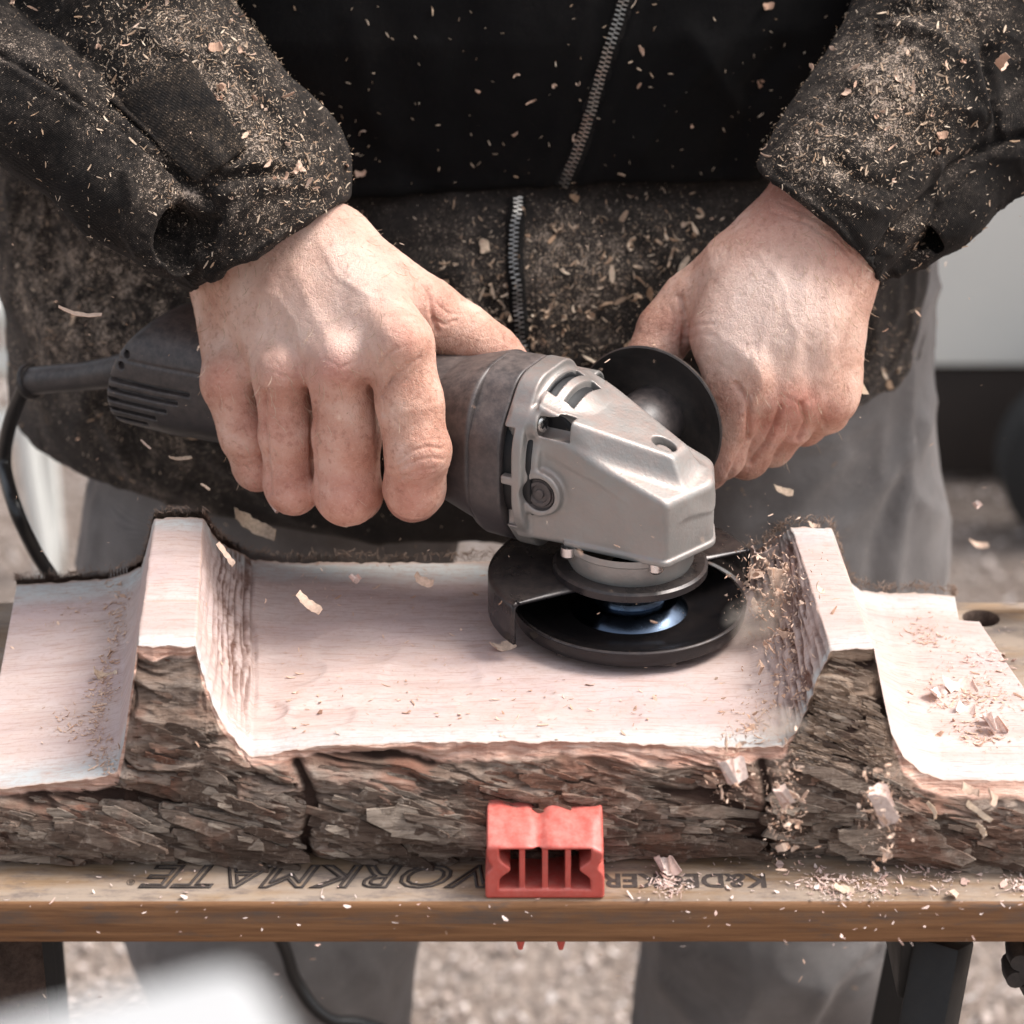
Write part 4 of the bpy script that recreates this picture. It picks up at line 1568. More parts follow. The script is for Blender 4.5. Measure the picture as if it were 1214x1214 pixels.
def f_hand1(P):
    d = chain(P, wr1, .01)
    for c in palm1: d = smin(d, chain(P, c), .016)
    # fill between the metacarpals, flatten the back of the hand
    a, r = Q(352, 370, -20, 62); d = smin(d, ell(P, a, np.stack([EX, EY, EZ]), (r * 1.22, r * .75, r * .95)), .014)
    d = smin(d, chain(P, T1, .008), .012)
    fin = None
    for nme in ('pinky', 'ring', 'middle', 'index'):
        c = chain(P, H1[nme], .004)
        fin = c if fin is None else smin(fin, c, .0022)
    d = smin(d, fin, .0075)
    for x, y, q, r in ((270, 446, -44, 22), (334, 440, -56, 22), (402, 428, -62, 26), (472, 404, -56, 26), (498, 536, -62, 24), (412, 592, -62, 24), (348, 584, -57, 22)):
        a, rr = Q(x, y, q, r)
        d = smin(d, cone(P, a, a + 1e-5, rr, rr), .012)
    return d


def box_of(chains, pad=.012):
    pts = np.array([p for c in chains for p, r in c]); rs = np.array([r for c in chains for p, r in c])
    return (pts - rs[:, None]).min(0) - pad, (pts + rs[:, None]).max(0) + pad


lo, hi = box_of(list(H1.values()) + [T1, wr1[1:]] + palm1)
V1, F1_ = net(f_hand1, lo, hi, .00085)
crease1 = [
    ([(312, 468), (313, 500), (317, 540), (319, 585)], 3.0, -1.6), ([(372, 478), (370, 520), (373, 560), (376, 603)], 3.2, -1.8),
    ([(448, 478), (447, 515), (452, 560), (456, 600)], 3.2, -1.0),
    ([(452, 470), (458, 456), (470, 445), (486, 434), (498, 424)], 2.0, -1.0), ([(455, 492), (453, 475), (461, 452), (474, 436), (488, 428)], 1.6, -.7),
    ([(450, 432), (462, 418), (480, 410)], 1.8, -.5), ([(446, 440), (455, 425), (470, 412)], 1.5, -.4),
    ([(472, 546), (490, 534), (508, 529), (524, 532)], 2.2, -.9), ([(470, 556), (492, 546), (512, 542), (526, 545)], 1.8, -.7),
    ([(474, 568), (490, 560), (514, 556)], 2.0, -.6), ([(478, 538), (500, 522), (520, 520)], 1.6, -.4), ([(463, 546), (470, 556), (474, 566)], 3, -.8),
    ([(508, 345), (511, 368), (518, 392)], 3.0, -1.6), ([(514, 378), (527, 385), (540, 380)], 2.0, -.7), ([(518, 360), (532, 372), (548, 373)], 1.8, -.5),
    ([(560, 434), (572, 426), (582, 420)], 1.6, -.6), ([(575, 372), (568, 392), (560, 412)], 1.8, -.35),
    ([(258, 450), (268, 457), (278, 457)], 1.8, -.5), ([(248, 470), (262, 474), (275, 470)], 1.8, -.4), ([(285, 545), (300, 541), (315, 543)], 1.8, -.5),
    ([(288, 553), (302, 550), (316, 552)], 1.6, -.4), ([(322, 440), (340, 447), (355, 441)], 1.8, -.35), ([(385, 425), (404, 436), (424, 428)], 1.8, -.45),
    ([(386, 438), (404, 446), (420, 442)], 1.6, -.35), ([(330, 575), (348, 570), (366, 576)], 1.8, -.3), ([(390, 580), (412, 574), (434, 580)], 1.8, -.35),
    # tendons and veins
    ([(350, 320), (372, 370), (394, 412)], 9, .9), ([(318, 330), (326, 380), (332, 424)], 9, .7), ([(395, 300), (430, 350), (462, 395)], 11, .7), ([(275, 350), (268, 400), (268, 434)], 9, .6),
    ([(300, 340), (330, 352), (352, 385), (360, 420)], 4.5, .55), ([(380, 290), (402, 330), (440, 352), (470, 360)], 4.5, .5), ([(300, 440), (304, 455), (308, 470)], 9, -1.1), ([(366, 432), (370, 450), (371, 468)], 9, -1.2),
    ([(438, 428), (444, 448), (448, 465)], 9, -1.0),
]
V1 = press(V1, F1_, crease1)
N1 = vnormals(V1, F1_)
V1 = V1 + N1 * (.00045 * fbm(V1 * 90, 3, 5) + .00018 * fbm(V1 * 420, 2, 8))[:, None]
red1 = spots(V1, [(262, 452, 26, .45), (335, 440, 26, .5), (402, 428, 30, .75), (385, 445, 25, .4), (478, 405, 26, .35), (500, 560, 26, .5), (412, 590, 34, .45), (348, 590, 26, .3),
                  (308, 575, 26, .35), (490, 600, 26, .5), (610, 440, 30, .3), (310, 500, 40, .25), (515, 365, 22, .4), (330, 520, 60, .18), (400, 540, 60, .2)])
pale1 = spots(V1, [(330, 400, 50, .5), (400, 395, 40, .55), (450, 330, 50, .6), (380, 260, 60, .35), (440, 420, 30, .4), (350, 350, 60, .3)])

# --- left hand of the man (right in the picture), fist round the side handle
K2 = dict(
    index=[Q(876, 438, 78, 44), Q(868, 490, 78, 33), Q(856, 540, 77, 27), Q(838, 556, 84, 24), Q(815, 535, 95, 22)],
    middle=[Q(915, 452, 92, 40), Q(905, 495, 97, 32), Q(885, 540, 99, 27), Q(862, 540, 108, 24)],
    ring=[Q(948, 462, 108, 36), Q(935, 500, 113, 29), Q(915, 528, 118, 25), Q(890, 520, 124, 22)],
    pinky=[Q(985, 462, 122, 32), Q(982, 488, 127, 24), Q(955, 505, 134, 22), Q(930, 500, 138, 20)],
)
T2 = [Q(872, 330, 118, 52), Q(822, 362, 112, 38), Q(790, 392, 100, 32), Q(772, 425, 88, 27), Q(765, 455, 82, 22)]
wr2 = [Yp(1080, 118, 1.525, 80), Yp(1018, 200, 1.492, 80), Q(968, 282, 145, 82)]
palm2 = [[Q(905, 320, 120, 60), Q(868, 400, 88, 50)], [Q(930, 320, 128, 60), Q(915, 440, 96, 46)], [Q(955, 320, 134, 62), Q(950, 445, 112, 44)], [Q(970, 310, 140, 62), Q(988, 438, 124, 34)]]


def f_hand2(P):
    d = chain(P, wr2, .01)
    for c in palm2: d = smin(d, chain(P, c), .018)
    a, r = Q(915, 380, 108, 80); d = smin(d, ell(P, a, np.stack([EX, EY, EZ]), (r * 1.02, r * .85, r * .95)), .016)
    d = smin(d, chain(P, T2, .008), .008)
    fin = None
    for nme in ('pinky', 'ring', 'middle', 'index'):
        c = chain(P, K2[nme], .004)
        fin = c if fin is None else smin(fin, c, .0022)
    d = smin(d, fin, .008)
    for x, y, q, r in ((990, 478, 116, 19), (938, 470, 98, 20), (880, 452, 70, 22), (908, 462, 84, 20)):
        a, rr = Q(x, y, q, r)
        d = smin(d, cone(P, a, a + 1e-5, rr, rr), .012)
    # keep clear of the hand shield
    loc = P - S0.astype(np.float32)
    yy = loc @ EY.astype(np.float32)
    return smax(d, .0655 - yy, .002)


lo, hi = box_of(list(K2.values()) + [T2, wr2[1:]] + palm2)
V2, F2_ = net(f_hand2, lo, hi, .00085)
crease2 = [
    ([(806, 352), (812, 380), (810, 412), (812, 432)], 3.2, -2.6), ([(795, 365), (800, 385), (798, 400)], 2.5, -.7), ([(812, 392), (828, 384), (845, 384)], 2, -.6),
    ([(812, 404), (830, 396), (848, 398)], 2, -.5), ([(872, 456), (884, 472), (889, 490), (888, 522)], 3.2, -3.2),
    ([(888, 522), (874, 548), (862, 572)], 3.0, -2.4), ([(926, 484), (918, 505), (908, 526), (890, 548)], 3.2, -2.8), ([(950, 480), (955, 500), (946, 520)], 3.4, -2.4), ([(972, 488), (978, 505)], 3, -1.5),
    ([(872, 448), (884, 440), (890, 424), (884, 408)], 2.2, -.4), ([(880, 458), (894, 446), (900, 428), (894, 408)], 2.4, -.35), ([(890, 466), (904, 452), (910, 434)], 2.4, -.3),
    ([(850, 430), (866, 440), (876, 452)], 2, -.4), ([(1012, 300), (985, 270), (950, 250), (925, 240)], 2.2, -.5), ([(1022, 318), (990, 286), (955, 264), (915, 250)], 2.2, -.5),
    ([(1020, 345), (990, 306), (950, 282)], 2.0, -.35), ([(930, 300), (915, 360), (900, 420)], 9, .7), ([(960, 310), (948, 380), (940, 440)], 9, .9), ([(985, 330), (985, 390), (984, 450)], 9, .8),
    ([(955, 400), (960, 430), (962, 470)], 9, -1.3), ([(900, 300), (930, 340), (935, 380), (960, 410)], 4.5, .5), ([(915, 420), (920, 450), (925, 475)], 8, -.9), ([(930, 470), (945, 478), (960, 476)], 2.2, -.4),
]
V2 = press(V2, F2_, crease2)
N2 = vnormals(V2, F2_)
V2 = V2 + N2 * (.00045 * fbm(V2 * 90, 3, 15) + .00018 * fbm(V2 * 420, 2, 18))[:, None]
red2 = spots(V2, [(935, 480, 26, .65), (960, 470, 22, .4), (905, 510, 34, .4), (940, 520, 26, .4), (985, 490, 20, .4), (808, 395, 22, .5), (870, 470, 22, .3), (850, 560, 26, .4), (930, 235, 50, .55), (1000, 300, 40, .45), (880, 290, 30, .2)])
pale2 = spots(V2, [(950, 370, 60, .85), (900, 350, 60, .7), (880, 400, 40, .6), (960, 430, 25, .5), (860, 420, 30, .4)])

# --- rest of the body, mostly under the clothes
sh1 = np.array([-.27, 1.74, 1.34]); el1 = np.array([-.44, 1.66, 1.10])
sh2 = np.array([.21, 1.76, 1.34]); el2 = np.array([.42, 1.72, 1.12])
hd = np.array([-.03, 1.60, 1.60])


def f_bodycore(P):
    d = ell(P, (-.03, 1.74, 1.17), np.eye(3), (.19, .11, .24))
    d = smin(d, ell(P, (-.03, 1.74, .92), np.eye(3), (.19, .12, .17)), .05)
    d = smin(d, cone(P, sh1, sh2, .055, .055), .06)
    d = smin(d, chain(P, [(np.array([-.03, 1.72, 1.36]), .058), (np.array([-.03, 1.66, 1.48]), .055)], .01), .04)
    for s, e, w in ((sh1, el1, wr1[0][0]), (sh2, el2, wr2[0][0])):
        d = smin(d, chain(P, [(s, .052), (e, .042), (w, .036)], .01), .03)
    for x in (-.155, .155):
        d = smin(d, chain(P, [(np.array([x + .02, 1.74, .86]), .07), (np.array([x, 1.69, .48]), .045), (np.array([x, 1.76, .10]), .04)], .01), .03)
    return d


V3, F3_ = net(f_bodycore, (-.52, 1.40, .06), (.52, 1.95, 1.52), .008)


def f_head(P):
    R_ = np.array(Matrix.Rotation(radians(28), 3, 'X'))      # looking down at the work
    p = (P - hd) @ R_
    x, y, z = p[:, 0], p[:, 1], p[:, 2]
    I = np.eye(3)
    d = ell(p, (0, .012, .035), I, (.076, .095, .088))
    d = smin(d, ell(p, (0, -.030, -.045), I, (.056, .058, .066)), .03)
    d = smin(d, chain(p, [(np.array([0, -.088, .004]), .009), (np.array([0, -.108, -.026]), .013)], .004), .010)
    for s in (-1, 1):
        d = smin(d, ell(p, (s * .036, -.070, -.022), I, (.022, .016, .016)), .014)
        d = smax(d, -ell(p, (s * .031, -.098, .008), I, (.017, .014, .011)), .008)
        d = smin(d, ell(p, (s * .031, -.074, .007), I, (.013, .013, .012)), .002)
        d = smin(d, chain(p, [(np.array([s * .014, -.090, .022]), .005), (np.array([s * .048, -.078, .022]), .004)], .002), .008)
        ear = ell(p, (s * .080, .015, -.004), I, (.010, .020, .032))
        ear = smax(ear, -ell(p, (s * .090, .008, -.002), I, (.008, .012, .020)), .004)
        d = smin(d, ear, .005)
    d = smin(d, ell(p, (0, -.086, -.055), I, (.024, .010, .0055)), .004)
    d = smin(d, ell(p, (0, -.084, -.067), I, (.022, .010, .006)), .004)
    d = smin(d, ell(p, (0, -.076, -.094), I, (.020, .018, .016)), .012)
    neck = cone(P, np.array([-.03, 1.68, 1.50]), np.array([-.03, 1.64, 1.56]), .055, .056)
    return smin(d, neck, .02)


V4, F4_ = net(f_head, hd - .16, hd + .16, .0028)
Vm, Fm = join_np([(V1, F1_), (V2, F2_), (V3, F3_), (V4, F4_)])
z34 = np.zeros(len(V3) + len(V4))
body = man_mesh('body', Vm, Fm, M['skin'], attrs={'red': np.concatenate([red1, red2, z34]), 'pale': np.concatenate([pale1, pale2, z34])})


def f_hair(P):
    R_ = np.array(Matrix.Rotation(radians(28), 3, 'X'))
    p = (P - hd) @ R_
    d = ell(p, (0, .016, .040), np.eye(3), (.083, .102, .095)) - .002 * vnoise(P * 120, 2)
    return smax(d, -(p[:, 1] * .9 + p[:, 2] * .75 + .010), .01)


V, F = net(f_hair, hd - .16, hd + .17, .0035)
man_mesh('hair', V, F, M['hair'])

# ------------------------------------------------------------------ clothing
def dust_attr(V, N, base, up, pts=()):
    px = proj(V)
    o = base + up * np.clip(N[:, 2], 0, 1)
    for x, y, r, a in pts:
        o = o + a * np.exp(-(((px - (x, y)) ** 2).sum(1)) / (r * r))
    o *= .75 + .6 * fbm(V * 26, 3, 77)
    return np.clip(o, 0, 1.2)


def wrinkle(V, F, amp, sc, k):
    N = vnormals(V, F)
    return (V + N * (amp * fbm(V * np.array(sc), 4, k))[:, None]).astype(np.float32)


def crumple(V, F, amp, sc, k):
    """sharp ridged creases running across the cloth"""
    N = vnormals(V, F)
    q = V * sc + .5 * np.stack([vnoise(V * sc * .6, k + i) for i in range(3)], -1)
    a = 1 - np.abs(vnoise(q, k + 5)) * 2.4
    b = 1 - np.abs(vnoise(q * 2.3, k + 6)) * 2.4
    h = np.clip(a, 0, 1) ** 2 * .8 + np.clip(b, 0, 1) ** 2 * .3 - .25
    m = np.clip(.5 + 1.4 * vnoise(V * sc * .45, k + 9), .1, 1)
    return (V + N * (amp * h * m)[:, None]).astype(np.float32)


SL1 = [Yp(305, 272, 1.447, 108), Yp(262, 205, 1.468, 108), Yp(212, 128, 1.495, 112), Yp(120, 0, 1.545, 126), Yp(45, -150, 1.60, 140), (el1, .085), (sh1 + (-.0, 0, 0), .085)]
FL1 = [Yp(203, 290, 1.408, 44), Yp(146, 222, 1.428, 58), Yp(60, 140, 1.458, 72), Yp(-60, 50, 1.50, 82), (el1, .07)]
cut1 = atQ(312, 296, 2)
cd1 = np.array(atY(212, 128, 1.495) - atY(305, 272, 1.447)); cd1 /= np.linalg.norm(cd1)


def plane_cut(px0, px1, Y):
    """cuff plane through two photo points, seen edge on from the lens, tipped a little"""
    a = atY(*px0, Y); b = atY(*px1, Y)
    n = np.cross(b - a, (a + b) / 2 - CAM); n /= np.linalg.norm(n)
    return a, n


def tip(n, a, k):
    c = (CAM - a) / np.linalg.norm(CAM - a)
    n = n - k * c
    return n / np.linalg.norm(n)


pa, pn = plane_cut((222, 351), (410, 241), 1.42)
if (atY(212, 128, 1.495) - pa) @ pn < 0: pn = -pn
fa, fn_ = plane_cut((205, 345), (256, 238), 1.40)
if (atY(60, 140, 1.475) - fa) @ fn_ < 0: fn_ = -fn_
fa = atY(232, 292, 1.405); fn_ = tip(fn_, fa, .8)


def f_sleeve1(P):
    d = chain(P, SL1, .03)
    d = d + .0025 * fbm(P * 14, 3, 3)
    bulge, rb_ = Yp(352, 190, 1.475, 50); d = smin(d, cone(P, bulge, bulge + .001, rb_, rb_), .03)
    cutd = -((P - pa) @ pn) - .0
    bow = .006 * np.sin(((P - pa) @ np.array([1.0, 0, 0])) * 30)
    d = smax(d, cutd + bow * .2, .0028)
    inner = chain(P, [(wr1[0][0], wr1[0][1] + .004), (wr1[1][0], wr1[1][1] + .002), (wr1[2][0], wr1[2][1] + .0035), (Q(330, 325, -6, 84)[0], Q(330, 325, -6, 84)[1] + .006)], .01)
    d = smax(d, -np.maximum(inner, (P - pa) @ pn - .03), .002)
    fl = chain(P, FL1, .02)
    fl = smax(fl, -((P - fa) @ fn_), .002)
    hole = chain(P, [Yp(244, 292, 1.375, 40), Yp(214, 284, 1.405, 36), Yp(165, 235, 1.425, 34)], .004)
    fl = smax(fl, -hole, .003)
    return np.minimum(smax(d, -(chain(P, [Yp(236, 290, 1.39, 40), Yp(195, 268, 1.42, 38)], .004)), .003), fl)


def near_box(chains, lim_lo, lim_hi, pad=.02):
    lo, hi = box_of(chains, pad)
    return np.maximum(lo, lim_lo), np.minimum(hi, lim_hi)


lo, hi = near_box([SL1, FL1], (-.60, 1.2, .8), (0.3, 2, 1.43))
V, F = net(f_sleeve1, lo, hi, .0017)
folds1 = [
    ([(0, 62), (60, 100), (130, 140), (190, 190), (245, 240)], 5, -5), ([(10, 75), (70, 112), (135, 152), (190, 203), (240, 250)], 8, 2.5),
    ([(245, 175), (268, 205), (300, 195), (340, 192)], 8, 3.5), ([(240, 225), (262, 212), (300, 205), (345, 210)], 6, -3.0), ([(262, 232), (300, 222), (350, 216), (385, 222)], 9, 3),
    ([(230, 215), (250, 235), (258, 262)], 6, -3), ([(175, 40), (200, 60), (255, 70)], 10, 3.5), ([(118, 75), (135, 40), (165, 5)], 9, -4), ([(95, 60), (100, 100), (125, 130)], 8, -3),
    ([(230, 40), (270, 60), (300, 90)], 10, 2.5), ([(285, 60), (300, 95), (320, 125)], 5, 1.5), ([(70, 60), (72, 90), (75, 110)], 6, 2.5), ([(150, 205), (158, 240), (150, 275), (165, 300)], 6, 2.5), ([(310, 140), (350, 180), (385, 205)], 9, 2.5),
    ([(230, 320), (280, 300), (330, 275), (395, 240)], 8, -1.0), ([(228, 334), (290, 305), (350, 268), (404, 236)], 3.0, 1.2), ([(300, 110), (330, 150), (340, 185)], 8, -2.5),
]
V = crumple(wrinkle(V, F, .0035, (22, 22, 22), 41), F, .0042, 30, 42)
V = press(V, F, folds1)
N = vnormals(V, F)
ds = dust_attr(V, N, .18, .45, [(190, 60, 80, .45), (250, 110, 60, .55), (320, 180, 50, .5), (370, 220, 45, .5), (300, 270, 50, .35), (200, 235, 30, .45), (60, 90, 40, .2), (130, 130, 20, .5), (185, 190, 20, .6), (225, 235, 20, .7)])
sl1 = man_mesh('jacket_sleeve', V, F, M['sleeve'], attrs={'dust': ds})
bvh_s1 = BVHTree.FromPolygons([tuple(p) for p in V.tolist()], F.tolist())
S1data = (V, F, N)

SL2 = [Yp(972, 270, 1.466, 98), Yp(1014, 206, 1.49, 95), Yp(1068, 138, 1.52, 97), Yp(1130, 40, 1.565, 108), Yp(1190, -90, 1.61, 120), (el2, .085), (sh2, .085)]
FL2 = [Yp(1076, 300, 1.462, 32), Yp(1122, 246, 1.482, 40), Yp(1186, 168, 1.51, 54), Yp(1260, 70, 1.56, 70), Yp(1330, -60, 1.60, 80), (el2, .07)]
pa2, pn2 = plane_cut((905, 204), (1034, 338), 1.47)
if (atY(1065, 140, 1.53) - pa2) @ pn2 < 0: pn2 = -pn2
fa2, fn2 = plane_cut((1036, 334), (1104, 300), 1.47)
if (atY(1128, 250, 1.51) - fa2) @ fn2 < 0: fn2 = -fn2
fa2 = atY(1078, 312, 1.455); fn2 = tip(fn2, fa2, .7)


def f_sleeve2(P):
    d = chain(P, SL2, .03) + .0025 * fbm(P * 14, 3, 13)
    arc = -((P - pa2) @ pn2) + .010 * (1 - (((P - pa2) @ np.array([.7, 0, -.7])) / .045 - 1) ** 2) * .6
    d = smax(d, arc, .0028)
    inner = chain(P, [(wr2[0][0], wr2[0][1] + .002), (wr2[1][0], wr2[1][1] + .001), (wr2[2][0], wr2[2][1] + .003)], .01)
    d = smax(d, -np.maximum(inner, (P - pa2) @ pn2 - .03), .002)
    fl = smax(chain(P, FL2, .02), -((P - fa2) @ fn2), .002)
    hole = chain(P, [Yp(1066, 322, 1.430, 30), Yp(1078, 302, 1.452, 27), Yp(1110, 262, 1.48, 25)], .004)
    fl = smax(fl, -hole, .003)
    br = chain(P, [Yp(1034, 330, 1.462, 9), Yp(1066, 322, 1.458, 9), Yp(1100, 300, 1.462, 8)], .004)
    return smin(smin(d, fl, .0015), br, .005)


lo, hi = near_box([SL2, FL2], (-.1, 1.2, .8), (.62, 2, 1.43))
V, F = net(f_sleeve2, lo, hi, .0017)
folds2 = [
    ([(1040, 45), (1035, 25), (1060, 12), (1100, 10)], 7, -4), ([(1060, 30), (1110, 40), (1150, 80), (1165, 140)], 9, 3.5), ([(1170, 60), (1172, 110), (1180, 160)], 7, -4.5), ([(1150, 60), (1158, 110), (1172, 150)], 6, 3),
    ([(1030, 320), (1060, 275), (1100, 235), (1130, 200), (1170, 172), (1214, 160)], 6, -5), ([(1055, 300), (1090, 260), (1112, 225), (1160, 190)], 7, 2.5), ([(1062, 215), (1090, 190), (1112, 180)], 7, -2.5),
    ([(975, 205), (1000, 235), (1040, 250)], 9, 2), ([(990, 190), (1020, 215), (1055, 225)], 7, -2.2), ([(1010, 95), (1050, 100), (1100, 130)], 10, 2), ([(908, 210), (950, 232), (990, 262), (1020, 310), (1032, 338)], 4, 1.2),
    ([(920, 205), (965, 232), (1005, 270), (1034, 318)], 4, -1), ([(1112, 235), (1115, 215), (1112, 190)], 5, 2),
]
V = crumple(wrinkle(V, F, .0035, (22, 22, 22), 47), F, .0042, 30, 48)
V = press(V, F, folds2)
N = vnormals(V, F)
ds = dust_attr(V, N, .12, .40, [(1050, 100, 60, .5), (1090, 140, 55, .5), (960, 190, 45, .45), (1010, 200, 55, .35), (1130, 20, 60, .3), (1080, 270, 30, .35), (1040, 60, 40, .3), (950, 250, 30, .2)])
sl2 = man_mesh('jacket_sleeve', V, F, M['sleeve'], attrs={'dust': ds})
S2data = (V, F, N)

# hook and loop cuff strap on the left sleeve in the picture
def patch(name, corners, bvh, nu, nv, off, th, mat, parent, attrs=None, mask=None):
    rows = []
    for i in range(nu + 1):
        for j in range(nv + 1):
            u = i / nu; w = j / nv
            p = ((1 - u) * (1 - w) * np.array(corners[0]) + u * (1 - w) * np.array(corners[1]) + u * w * np.array(corners[2]) + (1 - u) * w * np.array(corners[3]))
            d = ray(*p); dl = Vector(d).normalized()
            hit = bvh.ray_cast(Vector(CAM), dl)
            rows.append(hit[0] if hit[0] is not None else None)
    good = [r for r in rows if r is not None]
    ym = sum(r.y for r in good) / len(good)
    V = []
    for k, r in enumerate(rows):
        if r is None:
            i, j = divmod(k, nv + 1); u = i / nu; w = j / nv
            p = ((1 - u) * (1 - w) * np.array(corners[0]) + u * (1 - w) * np.array(corners[1]) + u * w * np.array(corners[2]) + (1 - u) * w * np.array(corners[3]))
            r = Vector(atY(*p, ym))
        V.append(np.array(r))
    V = np.array(V).reshape(nu + 1, nv + 1, 3)
    for _ in range(2):            # relax so it lies as stiff tape
        V[1:-1, 1:-1] = (V[:-2, 1:-1] + V[2:, 1:-1] + V[1:-1, :-2] + V[1:-1, 2:]) / 4
        V[1:-1, 0] = (V[:-2, 0] + V[2:, 0]) / 2; V[1:-1, -1] = (V[:-2, -1] + V[2:, -1]) / 2
        V[0, 1:-1] = (V[0, :-2] + V[0, 2:]) / 2; V[-1, 1:-1] = (V[-1, :-2] + V[-1, 2:]) / 2
    FF = grid_faces(nu + 1, nv + 1)
    Vf = V.reshape(-1, 3); Nf = vnormals(Vf, FF)
    s = np.sign((Nf * (CAM - Vf)).sum(1))[:, None]
    Vf = Vf + Nf * s * off
    o = mesh_np(name, Vf - MOFF, FF, mat, parent, True, attrs(Vf) if attrs else None)
    sd = o.modifiers.new('thickness', 'SOLIDIFY'); sd.thickness = th; sd.offset = 0
    return o


man_off_parent = man
patch('cuff_strap', [(128, 122), (222, 66), (292, 178), (238, 216)], bvh_s1, 26, 22, .0022, .0022, M['strap'], man,
      attrs=lambda V: {'dust': np.full(len(V), .42)})

# --- torso: fleece below, darker jacket front above
def torso_r(z):
    return np.interp(z, [.70, .80, .90, 1.00, 1.10, 1.25, 1.36, 1.42], [.280, .287, .289, .287, .280, .26, .21, .12])


def front_y(z):
    return np.interp(z, [.70, .78, .84, .90, .95, .985, 1.0, 1.08, 1.2, 1.36, 1.42], [1.592, 1.572, 1.556, 1.548, 1.562, 1.590, 1.594, 1.585, 1.60, 1.64, 1.68])


def f_torso(P, grow=0.0):
    x = P[:, 0] + .030; z = P[:, 2]
    fy = front_y(z); dep = 1.90 - fy; cy = fy + dep * .52; hy = dep * .52
    hx = torso_r(z)
    e = 2.5
    rr = ((np.abs(x) / hx) ** e + (np.abs(P[:, 1] - cy) / hy) ** e) ** (1 / e)
    return (rr - 1) * np.minimum(hx, hy) * .85 - grow


def f_lower(P):
    d = f_torso(P) + .004 * fbm(P * np.array([9, 9, 14]), 3, 51)
    z = P[:, 2]; x = P[:, 0] + .03
    hem = np.interp(P[:, 0], [-.31, -.2, 0, .07, .12, .18, .28], [.806, .786, .772, .790, .822, .842, .848]) + .003 * np.sin(x * 26)
    d = smax(d, hem - z, .006)
    return smax(d, z - 1.005, .01)


V, F = net(f_lower, (-.36, 1.50, .75), (.30, 1.93, 1.03), .0034)
V = crumple(wrinkle(V, F, .0022, (40, 40, 40), 53), F, .004, 18, 54)
foldsL = [([(30, 260), (80, 330), (150, 380)], 9, -4), ([(60, 200), (140, 330), (210, 400)], 12, 3.5), ([(100, 420), (170, 470), (260, 520)], 10, -3), ([(45, 180), (60, 300), (80, 420)], 14, -5), ([(30, 150), (90, 230), (150, 300), (200, 340)], 9, 4), ([(60, 380), (110, 440), (100, 500)], 16, 4), ([(110, 480), (160, 560), (260, 600)], 10, 3.5),
          ([(420, 250), (480, 330), (520, 345)], 12, -3), ([(700, 260), (760, 300), (800, 330)], 12, -2.5), ([(560, 300), (580, 360), (600, 420)], 12, -3), ([(650, 300), (640, 360), (650, 420)], 12, 3),
          ([(1030, 360), (1040, 420), (1010, 470)], 12, 3), ([(250, 540), (350, 610), (450, 640)], 10, 3), ([(611, 240), (612, 330), (620, 430)], 10, 2.0)]
V = press(V, F, foldsL)
N = vnormals(V, F)
dsl = dust_attr(V, N, .16, .30, [(620, 360, 90, .40), (720, 330, 90, .45), (560, 380, 50, .35), (800, 280, 60, .25), (80, 300, 130, 1.1), (110, 430, 90, 1.0), (200, 550, 80, .7), (1040, 440, 60, .6), (640, 300, 60, .2), (300, 580, 60, .1)])
man_mesh('fleece', V, F, M['lower'], attrs={'dust': dsl})
bvh_low = BVHTree.FromPolygons([tuple(p) for p in V.tolist()], F.tolist())
Ldata = (V, F, N)


def f_upper(P):
    x = P[:, 0] + .03; z = P[:, 2]
    d = f_torso(P, .010) + .005 * fbm(P * np.array([7, 7, 5]), 3, 61)
    # the two front edges of the open zip
    hem = .990 + .004 * np.sin(x * 18) + .30 * np.maximum(np.abs(x) - .17, 0)
    d = smax(d, hem - z, .008)
    return smax(d, z - 1.42, .02)


V, F = net(f_upper, (-.37, 1.50, .97), (.31, 1.95, 1.44), .0036)
V = wrinkle(V, F, .0018, (30, 30, 20), 63)
foldsU = [([(752, 0), (730, 80), (708, 160), (690, 215)], 9, 2.5), ([(742, 0), (716, 80), (695, 150), (668, 215)], 7, -2.0), ([(700, 0), (680, 80), (660, 160), (640, 230)], 10, 2), ([(300, 90), (420, 160), (520, 230)], 20, -3), ([(850, 60), (800, 120), (760, 180)], 14, 3), ([(930, 60), (890, 110), (860, 200)], 16, -4),
          ([(820, 40), (850, 90), (880, 130)], 12, 2.5), ([(420, 20), (440, 120), (470, 220)], 18, 2.5), ([(560, 10), (540, 120), (560, 220)], 20, -2)]
V = press(V, F, foldsU)
N = vnormals(V, F)
dsu = dust_attr(V, N, .015, .05, [(620, 220, 50, .06), (420, 80, 60, .03)])
man_mesh('jacket_front', V, F, M['jacket'], attrs={'dust': dsu})
bvh_up = BVHTree.FromPolygons([tuple(p) for p in V.tolist()], F.tolist())
Udata = (V, F, N)


def f_trousers(P):
    z = P[:, 2]; x = P[:, 0]; y = P[:, 1]
    d = None
    for sx, pts in ((-1, [((-.125, 1.745, .90), .128), ((-.160, 1.715, .70), .112), ((-.160, 1.665, .47), .092), ((-.155, 1.73, .20), .082), ((-.155, 1.76, .09), .078)]),
                    (1, [((.125, 1.745, .90), .140), ((.166, 1.715, .70), .112), ((.180, 1.665, .47), .086), ((.155, 1.74, .20), .082), ((.155, 1.77, .09), .078)])):
        c = chain(P, [(np.array(a), r) for a, r in pts], .03)
        d = c if d is None else smin(d, c, .02)
    d = smin(d, ell(P, (-.0, 1.755, .90), np.eye(3), (.255, .15, .14)), .04)
    d = d + .006 * fbm(P * np.array([9, 9, 4]), 3, 71) + .002 * fbm(P * np.array([30, 30, 14]), 2, 75)
    d = smax(d, z - .95, .01)
    return smax(d, .085 - z, .004)


